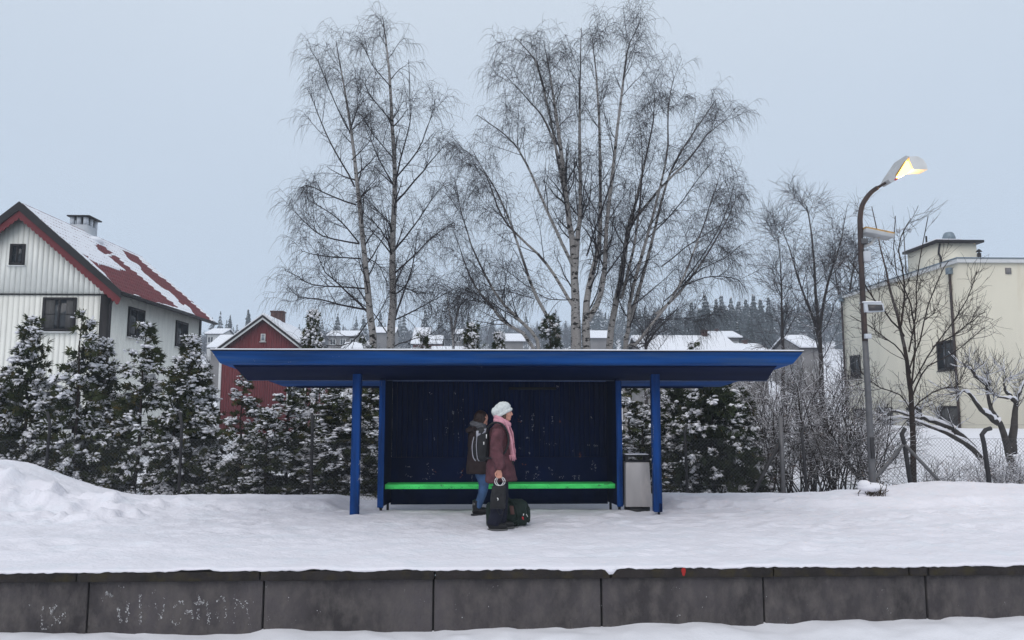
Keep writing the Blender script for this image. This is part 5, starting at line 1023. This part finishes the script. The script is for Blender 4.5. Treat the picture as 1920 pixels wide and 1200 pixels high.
# woman in the burgundy coat ------------------------------------------
wb = at(935, 993, 10.8); gz = float(near_h(np.array(wb[0]), np.array(10.8))); W_ = Fr((wb[0], 10.8, gz), -.04); I3 = W_.M()
wo_ = emp('person', 'woman in burgundy coat, pink scarf and white knit hat standing in profile', 'person', (wb[0], 10.8, gz))
m = MB()
m.ball(W_(.072, 0, 1.575), (.098, .076, .112), 20, 14); m.ball(W_(.105, 0, 1.505), (.060, .054, .058), 16, 10); m.ball(W_(.138, 0, 1.474), (.026, .028, .022), 10, 8); m.ball(W_(.135, 0, 1.60), (.032, .055, .04), 12, 8)
m.tube(W_.many([(.160, 0, 1.585), (.174, 0, 1.556), (.182, 0, 1.540), (.166, 0, 1.530)]), [.010, .012, .014, .009], 8); m.ball(W_(.156, 0, 1.507), (.014, .022, .011), 10, 6); m.ball(W_(.152, 0, 1.494), (.014, .020, .009), 10, 6)
for s in (-1, 1): m.ball(W_(.060, s * .077, 1.545), (.020, .010, .032), 8, 6); m.ball(W_(.128, s * .045, 1.54), (.028, .022, .026), 10, 6)
m.tube(W_.many([(.02, 0, 1.32), (.035, 0, 1.42), (.062, 0, 1.50)]), [.062, .052, .055], 14)
m.loft([ellring(W_, cx, 0, z, rx, ry_) for z, cx, rx, ry_ in ((.70, .02, .10, .16), (.85, .015, .11, .165), (1.05, .01, .095, .14), (1.22, .01, .105, .165), (1.32, .01, .08, .15), (1.37, .02, .05, .07))])
RS, RE, RW = (.0, -.175, 1.31), (-.04, -.262, 1.06), (.010, -.300, .815)
LS_, LE, LW = (.0, .175, 1.31), (-.02, .235, 1.06), (.05, .235, .82)
for A_, B_, D_ in ((RS, RE, RW), (LS_, LE, LW)): m.tube(resample(W_.many([A_, B_, D_]), 9), np.linspace(.05, .025, 9), 10)
hand(m, W_, RW, (.05, .02, -1), (1, 0, 0), 1.15); hand(m, W_, LW, (.1, -.02, -1), (-1, 0, 0), .5)
for s, kx, ax_ in ((-1, .015, -.075), (1, .04, .015)): m.tube(resample(W_.many([(.02, s * .085, .74), (kx, s * .09, .42), (ax_, s * .09, .09)]), 8), np.linspace(.075, .04, 8), 12); m.ball(W_(ax_ + .07, s * .09, .045), (.12, .042, .04), 14, 8)
body = remesh('body', m, M['skin'], wo_, .006, 3)
for s in (-1, 1):
    m = MB(); m.ball(W_(.150, s * .031, 1.572), (.011, .011, .009), 8, 6); m.build('eye', M['eye'], wo_, smooth=True)
    m = MB(); m.tube(W_.many([(.155, s * .016, 1.592), (.156, s * .034, 1.598), (.142, s * .052, 1.592)]), [.003, .004, .002], 6); m.build('eyebrow', M['hair'], wo_)
m = MB(); m.ball(W_(.163, 0, 1.506), (.009, .021, .0055), 10, 6); m.ball(W_(.160, 0, 1.496), (.009, .018, .006), 10, 6); m.build('lips', M['lip'], wo_, smooth=True)
m = MB(); m.ball(W_(.035, 0, 1.52), (.085, .086, .075), 16, 10); m.tube(W_.many([(.085, -.075, 1.56), (.075, -.078, 1.50), (.085, -.07, 1.455)]), [.022, .02, .01], 8); m.tube(W_.many([(.085, .075, 1.56), (.075, .078, 1.50), (.085, .07, 1.455)]), [.022, .02, .01], 8); remesh('hair', m, M['blondhair'], wo_, .007, 3, .006, 120)
m = MB(); rot = I3 @ ry(R(-30))
m.ball(W_(.040, 0, 1.612), (.128, .104, .096), 22, 14, rot); m.ball(W_(-.03, 0, 1.575), (.072, .088, .075), 16, 10, rot)
ring = []
for t in np.linspace(0, 2 * math.pi, 33): q = rot @ np.array([math.cos(t) * .108, math.sin(t) * .092, -.048]); ring.append(W_(.045, 0, 1.60) + q)
m.tube(ring, .022, 10, cap=False)
remesh('knit_hat', m, M['wool'], wo_, .007, 3, .010, 110, 3)
m = MB(); m.loft([ellring(W_, cx, 0, z, rx, ry_, 28, tl) for z, cx, rx, ry_, tl in ((.640, .035, .200, .205, .03), (.66, .035, .205, .21, .02), (.80, .03, .19, .20, 0), (1.0, .015, .172, .19, 0), (1.15, .008, .155, .185, 0), (1.27, .0, .138, .19, 0), (1.35, .003, .112, .168, 0), (1.40, .015, .08, .10, 0), (1.43, .02, .068, .075, 0))])
m.tube(resample(W_.many([(.0, -.16, 1.325), (-.04, -.258, 1.08), (.0, -.292, .90), (.010, -.300, .825)]), 12), np.interp(np.linspace(0, 1, 12), [0, .4, .8, .92, 1], [.086, .085, .074, .064, .055]), 16)
m.tube(resample(W_.many([(.0, .16, 1.325), (-.025, .232, 1.08), (.045, .235, .825)]), 12), np.linspace(.088, .06, 12), 16)
coat = remesh('coat', m, M['coat'], wo_, .009, 2, .034, 15, 5)
m = MB(); m.tube(W_.many([(.165, -.13, 1.0), (.19, -.135, .93), (.20, -.14, .86)]), [.007, .016, .006], 8); m.build('pocket_slit', M['black'], coat)
m = MB()
for s, kx, ax_ in ((-1, .012, -.07), (1, .04, .02)): m.tube(resample(W_.many([(.025, s * .085, .76), (kx, s * .092, .42), (ax_, s * .092, .075)]), 10), np.interp(np.linspace(0, 1, 10), [0, .5, 1], [.105, .088, .088]), 16)
remesh('trousers', m, M['navycloth'], wo_, .009, 3, .014, 20, 7)
for s, ax_ in ((-1, -.03), (1, .06)):
    m = MB(); fx = ax_ + .0; m.ball(W_(fx + .02, s * .095, .05), (.135, .05, .052), 18, 10); m.ball(W_(fx - .06, s * .095, .085), (.062, .047, .06), 14, 8); shoe = remesh('shoe', m, M['leather'], wo_, .007, 3)
    m = MB(); m.loft([[W_(fx + .018 + math.cos(t) * .137, s * .095 + math.sin(t) * .05, z) for t in np.linspace(0, 6.283, 24, endpoint=False)] for z in (.0, .022)]); m.build('sole', M['sole'], shoe)
# scarf
m = MB(); ring = [W_(.045 + math.cos(t) * .085, math.sin(t) * .088, 1.432 - .030 * math.cos(t)) for t in np.linspace(0, 2 * math.pi, 29)]; m.tube(ring, .040, 12, cap=False)
ring = [W_(.035 + math.cos(t) * .082, math.sin(t) * .086, 1.475 - .045 * math.cos(t)) for t in np.linspace(0, 2 * math.pi, 29)]; m.tube(ring, .028, 12, cap=False)
def strap_loft(mb_, fr, pts, wd, th):
    P = resample(pts, 16); T = nrm(np.gradient(P, axis=0)); rr = []
    for p, t in zip(P, T):
        s = nrm(np.cross(t, np.array([1.0, 0, 0]))); s = np.array([.72, -.69, 0]) if abs(s[1]) > 2 else nrm(np.array([.55, -.8, 0]) - t * np.dot(t, [.55, -.8, 0])); n = np.cross(t, s); rr.append([fr(*(p + s * math.cos(a) * wd / 2 + n * math.sin(a) * th / 2)) for a in np.linspace(0, 6.283, 12, endpoint=False)])
    mb_.loft(rr)
strap_loft(m, W_, [(.055, -.088, 1.46), (.110, -.115, 1.36), (.150, -.125, 1.22), (.172, -.125, 1.08), (.180, -.125, .995)], .105, .026)
strap_loft(m, W_, [(.10, .05, 1.44), (.165, .02, 1.30), (.195, -.02, 1.12), (.215, -.03, .93)], .085, .024)
sc_o = remesh('scarf', m, M['pink'], wo_, .007, 3, .010, 60, 9)
m = MB()
for k in range(9): x = .135 + k * .0105; yy = -.085 - k * .009; m.tube(W_.many([(x, yy - .03 + .0, 1.0), (x + random.uniform(-.004, .006), yy - .032, .955), (x + random.uniform(-.006, .01), yy - .03, .925 + random.uniform(-.01, .01))]), [.0055, .005, .003], 6)
m.build('fringe', M['pink'], sc_o)
# backpack on her back
bp = emp('backpack', 'black and grey backpack on the back of the woman in burgundy', 'backpack', tuple(W_(-.2, 0, .92)))
def rbox(mb_, fr, x0, x1, y0, y1, z0, z1, rr_=.04, n=6):
    rings = []
    for f, ins in ((0, 1), (.02, .55), (.06, .2), (.12, 0), (.5, -.15), (.85, 0), (.94, .2), (.985, .55), (1, 1)):
        z = z0 + (z1 - z0) * f; i_ = ins * rr_; cx, cy_ = (x0 + x1) / 2, (y0 + y1) / 2; hx, hy = (x1 - x0) / 2 - i_, (y1 - y0) / 2 - i_
        rings.append([fr(cx + math.copysign(abs(math.cos(t)) ** .45, math.cos(t)) * hx, cy_ + math.copysign(abs(math.sin(t)) ** .45, math.sin(t)) * hy, z) for t in np.linspace(0, 6.283, 28, endpoint=False)])
    mb_.loft(rings)
m = MB(); rbox(m, W_, -.31, -.135, -.15, .15, .905, 1.36); pk = remesh('main_pack', m, M['packcloth'], bp, .009, 4, .014, 22, 11)
m = MB(); rbox(m, W_, -.355, -.29, -.115, .115, .93, 1.17); remesh('front_pocket', m, M['packcloth'], bp, .009, 4, .010, 22, 12)
m = MB()
for s in (-1, 1): m.tube(resample(W_.many([(-.17, s * .11, 1.34), (-.08, s * .15, 1.425), (.03, s * .155, 1.418), (.105, s * .16, 1.33), (.135, s * .17, 1.18), (.07, s * .215, 1.02), (-.08, s * .20, .97), (-.18, s * .15, .95)]), 26), .015, 8)
m.build('shoulder_strap', M['packcloth'], bp, smooth=True)
m = MB(); m.tube(resample(W_.many([(-.335, -.118, 1.24), (-.358, -.135, 1.12), (-.345, -.14, .98), (-.31, -.145, .92)]), 10), .006, 6); m.tube(resample(W_.many([(-.29, -.15, 1.27), (-.30, -.165, 1.12), (-.285, -.165, .96), (-.26, -.155, .92)]), 10), .005, 6); m.build('grey_piping', M['greycloth'], bp, smooth=True)
m = MB(); m.hexa(W_.many([(-.30, -.157, 1.24), (-.245, -.160, 1.27), (-.245, -.150, 1.27), (-.30, -.147, 1.24)]), W_.many([(-.305, -.140, 1.32), (-.235, -.146, 1.33), (-.235, -.136, 1.33), (-.305, -.130, 1.32)])); m.hexa(W_.many([(-.225, -.158, 1.28), (-.175, -.158, 1.30), (-.175, -.148, 1.30), (-.225, -.148, 1.28)]), W_.many([(-.215, -.140, 1.345), (-.165, -.140, 1.355), (-.165, -.130, 1.355), (-.215, -.130, 1.345)])); m.build('grey_flap', M['greycloth'], bp)
m = MB(); m.box(*[v for p in zip(W_(-.17, -.163, 1.22), W_(-.158, -.154, 1.275)) for v in sorted(p)]); m.box(*[v for p in zip(W_(-.205, -.165, 1.135), W_(-.193, -.156, 1.175)) for v in sorted(p)]); m.build('zip_pull', M['white'], bp)
# black tote held by two white rings
hx, hy, hz = .02, -.288, .662
tb_ = emp('tote_bag', 'small black tote bag with white ring handles in the right hand of the woman', 'bag', tuple(W_(0, -.22, .31)))
for dx in (-.010, .014):
    ring = [W_(hx + dx + math.cos(t) * .056, hy + (dx * .6) , hz + math.sin(t) * .056) for t in np.linspace(0, 2 * math.pi, 33)]; MB().tube(ring, .0052, 8, cap=False).build('ring_handle', M['white'], tb_, smooth=True)
m = MB(); rr = []
for z, x0, x1, hy2 in ((.612, -.075, .090, .012), (.60, -.082, .094, .03), (.52, -.09, .098, .04), (.42, -.105, .10, .045), (.33, -.115, .10, .042), (.305, -.108, .09, .03)): rr.append([W_((x0 + x1) / 2 + math.copysign(abs(math.cos(t)) ** .4, math.cos(t)) * (x1 - x0) / 2, -.300 + math.copysign(abs(math.sin(t)) ** .6, math.sin(t)) * hy2, z) for t in np.linspace(0, 6.283, 24, endpoint=False)])
m.loft(rr); remesh('bag_body', m, M['packcloth'], tb_, .006, 2, .014, 26, 13)
m = MB(); m.tube(W_.many([(-.012, -.346, .455), (.0, -.350, .44), (-.004, -.350, .42)]), [.006, .007, .004], 6); m.build('white_mark', M['white'], tb_)
MB().tube(resample(W_.many([(.085, -.30, .62), (.10, -.31, .45), (.06, -.33, .26), (.02, -.33, .24), (-.02, -.325, .31)]), 16), .004, 6).build('loose_strap', M['packcloth'], tb_)

# person with the parka -----------------------------------------------
pb = at(896, 966, 12.25); gz2 = float(near_h(np.array(pb[0]), np.array(12.25))); K = Fr((pb[0], 12.25, gz2), .10); K3 = K.M()
pe = emp('person', 'person in dark parka, grey scarf and blue jeans looking down by the bench', 'person', (pb[0], 12.25, gz2))
tl = R(28); hr = K3 @ ry(tl)
def Hd(x, y, z): return K(.045, 0, 1.445) + hr @ np.array([x, y, z])
m = MB(); m.ball(Hd(0, 0, .02), (.094, .074, .105), 18, 12, hr); m.ball(Hd(.035, 0, -.05), (.055, .05, .052), 14, 8, hr); m.ball(Hd(.066, 0, -.082), (.024, .026, .02), 10, 6, hr)
m.tube([Hd(.088, 0, .02), Hd(.104, 0, -.012), Hd(.110, 0, -.028), Hd(.094, 0, -.036)], [.009, .011, .013, .008], 8); m.ball(Hd(.086, 0, -.056), (.013, .02, .01), 8, 6, hr)
for s in (-1, 1): m.ball(Hd(-.01, s * .075, -.01), (.02, .01, .03), 8, 6, hr); m.ball(Hd(.06, s * .04, -.02), (.026, .02, .024), 8, 6, hr)
m.tube([K(.0, 0, 1.26), K(.01, 0, 1.34), Hd(-.01, 0, -.04)], [.06, .05, .05], 12)
m.loft([ellring(K, cx, 0, z, rx, ry_) for z, cx, rx, ry_ in ((.66, .02, .10, .155), (.85, .01, .10, .155), (1.02, .0, .09, .135), (1.18, -.01, .10, .16), (1.27, -.01, .075, .14), (1.32, 0, .045, .06))])
ARM = [((-.01, s * .17, 1.25), (-.075, s * .225, 1.02), (.14, s * .12, .99)) for s in (-1, 1)]
for A_, B_, D_ in ARM: m.tube(resample(K.many([A_, B_, D_]), 9), np.linspace(.048, .026, 9), 10)
hand(m, K, (.14, -.12, .99), (.8, .55, .1), (0, 0.1, 1), 1.0, .95); hand(m, K, (.14, .12, .99), (.8, -.55, .1), (0, .1, -1), 1.0, .95)
LEG = [[(.02, s * .08, .70), (.085, s * .085, .42), (-.03, s * .075, .10)] for s in (-1, 1)]; LEG[1] = [(.02, .08, .70), (.09, .085, .42), (.01, .075, .10)]
for L in LEG: m.tube(resample(K.many(L), 8), np.linspace(.072, .04, 8), 12); m.ball(K(L[2][0] + .06, L[2][1], .045), (.11, .04, .04), 12, 8)
remesh('body', m, M['skin'], pe, .0065, 3)
for s in (-1, 1): m = MB(); m.ball(Hd(.083, s * .03, .004), (.010, .010, .008), 8, 6); m.build('eye', M['eye'], pe, smooth=True)
m = MB(); m.ball(Hd(.090, 0, -.057), (.009, .019, .006), 8, 6, hr); m.build('lips', M['lip'], pe, smooth=True)
m = MB(); m.ball(Hd(-.030, 0, .035), (.102, .090, .104), 20, 12, hr)
for s in (-1, 1): m.ball(Hd(-.02, s * .068, -.045), (.052, .030, .085), 12, 8, hr); m.tube([Hd(.030, s * .068, .05), Hd(.030, s * .07, -.03), Hd(.018, s * .06, -.10)], [.026, .022, .012], 8)
m.ball(Hd(-.06, 0, -.06), (.055, .075, .075), 12, 8, hr); remesh('hair', m, M['hair'], pe, .007, 3, .010, 90, 15)
m = MB(); m.loft([ellring(K, cx, 0, z, rx, ry_, 28) for z, cx, rx, ry_ in ((.625, .0, .175, .225), (.65, .0, .18, .23), (.85, -.005, .165, .21), (1.02, -.01, .15, .19), (1.18, -.02, .14, .19), (1.27, -.015, .11, .165), (1.32, -.005, .08, .10), (1.35, .0, .065, .075))])
for A_, B_, D_ in ARM: m.tube(resample(K.many([A_, B_, D_]), 12), np.linspace(.082, .055, 12), 14)
m.tube([K(-.10 + .055 * math.cos(t), math.sin(t) * .12, 1.30 + .02 * math.cos(t)) for t in np.linspace(.9, 5.38, 18)], .042, 10)
pk_ = remesh('parka', m, M['parka'], pe, .009, 3, .020, 18, 17)
m = MB(); m.ball(K(-.04, -.252, 1.165), (.016, .006, .012), 8, 6); m.build('sleeve_badge', M['greycloth'], pk_)
m = MB()
for z, rr_, tr_, tlt in ((1.335, .098, .040, .05), (1.375, .088, .034, .02)): m.tube([K(.005 + math.cos(t) * rr_, math.sin(t) * rr_, z - tlt * math.cos(t)) for t in np.linspace(0, 6.283, 27)], tr_, 10, cap=False)
strap_loft(m, K, [(.03, -.10, 1.34), (.09, -.12, 1.27), (.12, -.11, 1.18)], .10, .03)
remesh('scarf', m, M['greyscarf'], pe, .007, 3, .012, 60, 19)
m = MB()
for L in LEG: m.tube(resample(K.many(L), 12), np.interp(np.linspace(0, 1, 12), [0, .5, .55, 1], [.098, .068, .066, .050]), 16)
remesh('jeans', m, M['jeans'], pe, .008, 3, .014, 26, 21)
for L in LEG:
    x, y = L[2][0], L[2][1]; m = MB(); m.tube(K.many([(x - .005, y, .22), (x - .01, y, .12), (x, y, .06)]), [.056, .054, .055], 14); m.ball(K(x + .055, y, .055), (.125, .047, .05), 16, 8); bt = remesh('boot', m, M['leather'], pe, .007, 3)
    m = MB(); m.loft([[K(x + .045 + math.cos(t) * .13, y + math.sin(t) * .048, z) for t in np.linspace(0, 6.283, 22, endpoint=False)] for z in (.0, .02)]); m.build('sole', M['black'], bt)
    m = MB(); m.tube([K(x - .045 + .014 * math.cos(t), y - .055, .175 + .014 * math.sin(t)) for t in np.linspace(0, 6.283, 13)], .003, 6, cap=False); m.build('buckle_ring', M['steel'], bt)

# duffel bag -------------------------------------------------------------
db = at(950, 986, 11.1); gz3 = float(near_h(np.array(db[0]), np.array(11.1))); D = Fr((db[0], 11.12, gz3), .03)
du = emp('duffel_bag', 'dark green canvas duffel bag standing on the snow behind the feet of the woman', 'bag', (db[0], 11.12, gz3))
m = MB(); rr = []
for x, h, w2, zc in ((-.285, .24, .10, .02), (-.28, .30, .13, .005), (-.25, .335, .15, 0), (-.12, .36, .155, 0), (.05, .375, .155, 0), (.20, .36, .15, 0), (.26, .325, .14, 0), (.285, .27, .115, .01)):
    rr.append([D(x, math.copysign(abs(math.cos(t)) ** .7, math.cos(t)) * w2, zc + h / 2 + math.copysign(abs(math.sin(t)) ** .6, math.sin(t)) * h / 2) for t in np.linspace(0, 6.283, 28, endpoint=False)])
m.loft(rr); dbd = remesh('bag_body', m, M['duffel'], du, .009, 4, .03, 13, 23)
m = MB(); rbox(m, D, .27, .325, -.10, .10, .05, .27, .03); remesh('end_pocket', m, M['duffel'], du, .008, 3)
m = MB(); strap = [(-.15, -.168, .02), (-.14, -.172, .20), (-.08, -.15, .33), (.0, -.10, .40), (.08, -.15, .33), (.13, -.172, .2), (.15, -.168, .02)]; m.tube(resample(D.many(strap), 24), .011, 8)
m.tube(resample(D.many([(.27, -.12, .24), (.16, -.175, .11), (-.02, -.178, .05), (-.15, -.172, .09)]), 16), .013, 8); m.build('strap', M['duffel'], du, smooth=True)
m = MB(); m.hexa(D.many([(.045, -.182, .18), (.10, -.180, .18), (.10, -.165, .18), (.045, -.165, .18)]), D.many([(.03, -.172, .295), (.085, -.170, .295), (.085, -.155, .295), (.03, -.155, .295)])); m.build('leather_patch', M['tan'], du, bevel=.004)
m = MB(); m.ball(D(-.035, -.185, .245), (.018, .006, .018), 14, 8); m.build('round_button', M['white'], du)
m = MB(); m.hexa(D.many([(.205, -.182, .115), (.228, -.180, .105), (.228, -.17, .105), (.205, -.17, .115)]), D.many([(.198, -.178, .150), (.222, -.176, .145), (.222, -.166, .145), (.198, -.166, .150)])); m.build('red_tag', M['red'], du)
m = MB(); m.tube(D.many([(.225, -.178, .19), (.218, -.182, .165)]), .007, 6); m.tube(D.many([(.262, -.15, .18), (.285, -.13, .14)]), .004, 6); m.tube(D.many([(-.235, -.172, .10), (-.228, -.176, .085)]), .008, 6); m.build('strap_buckle', M['white'], du)

# ------------------------------------------------------------------ haze over the valley
hz_ = MB().box(-1000, 1000, -30, 1000, -6, 130).build('haze', bpy.data.materials.new('haze_air')); tag(hz_, 'thin grey winter haze filling the valley air', 'haze', kind='stuff')
hm = hz_.data.materials[0]; hm.use_nodes = True; t = hm.node_tree; t.nodes.clear(); ov = t.nodes.new('ShaderNodeOutputMaterial'); pv = t.nodes.new('ShaderNodeVolumePrincipled')
pv.inputs['Color'].default_value = (.80, .89, 1.0, 1); pv.inputs['Density'].default_value = .0010; pv.inputs['Anisotropy'].default_value = .0; pv.inputs['Density Attribute'].default_value = ''
t.links.new(pv.outputs[0], ov.inputs['Volume'])
try: hm.cycles.homogeneous_volume = True
except Exception: pass
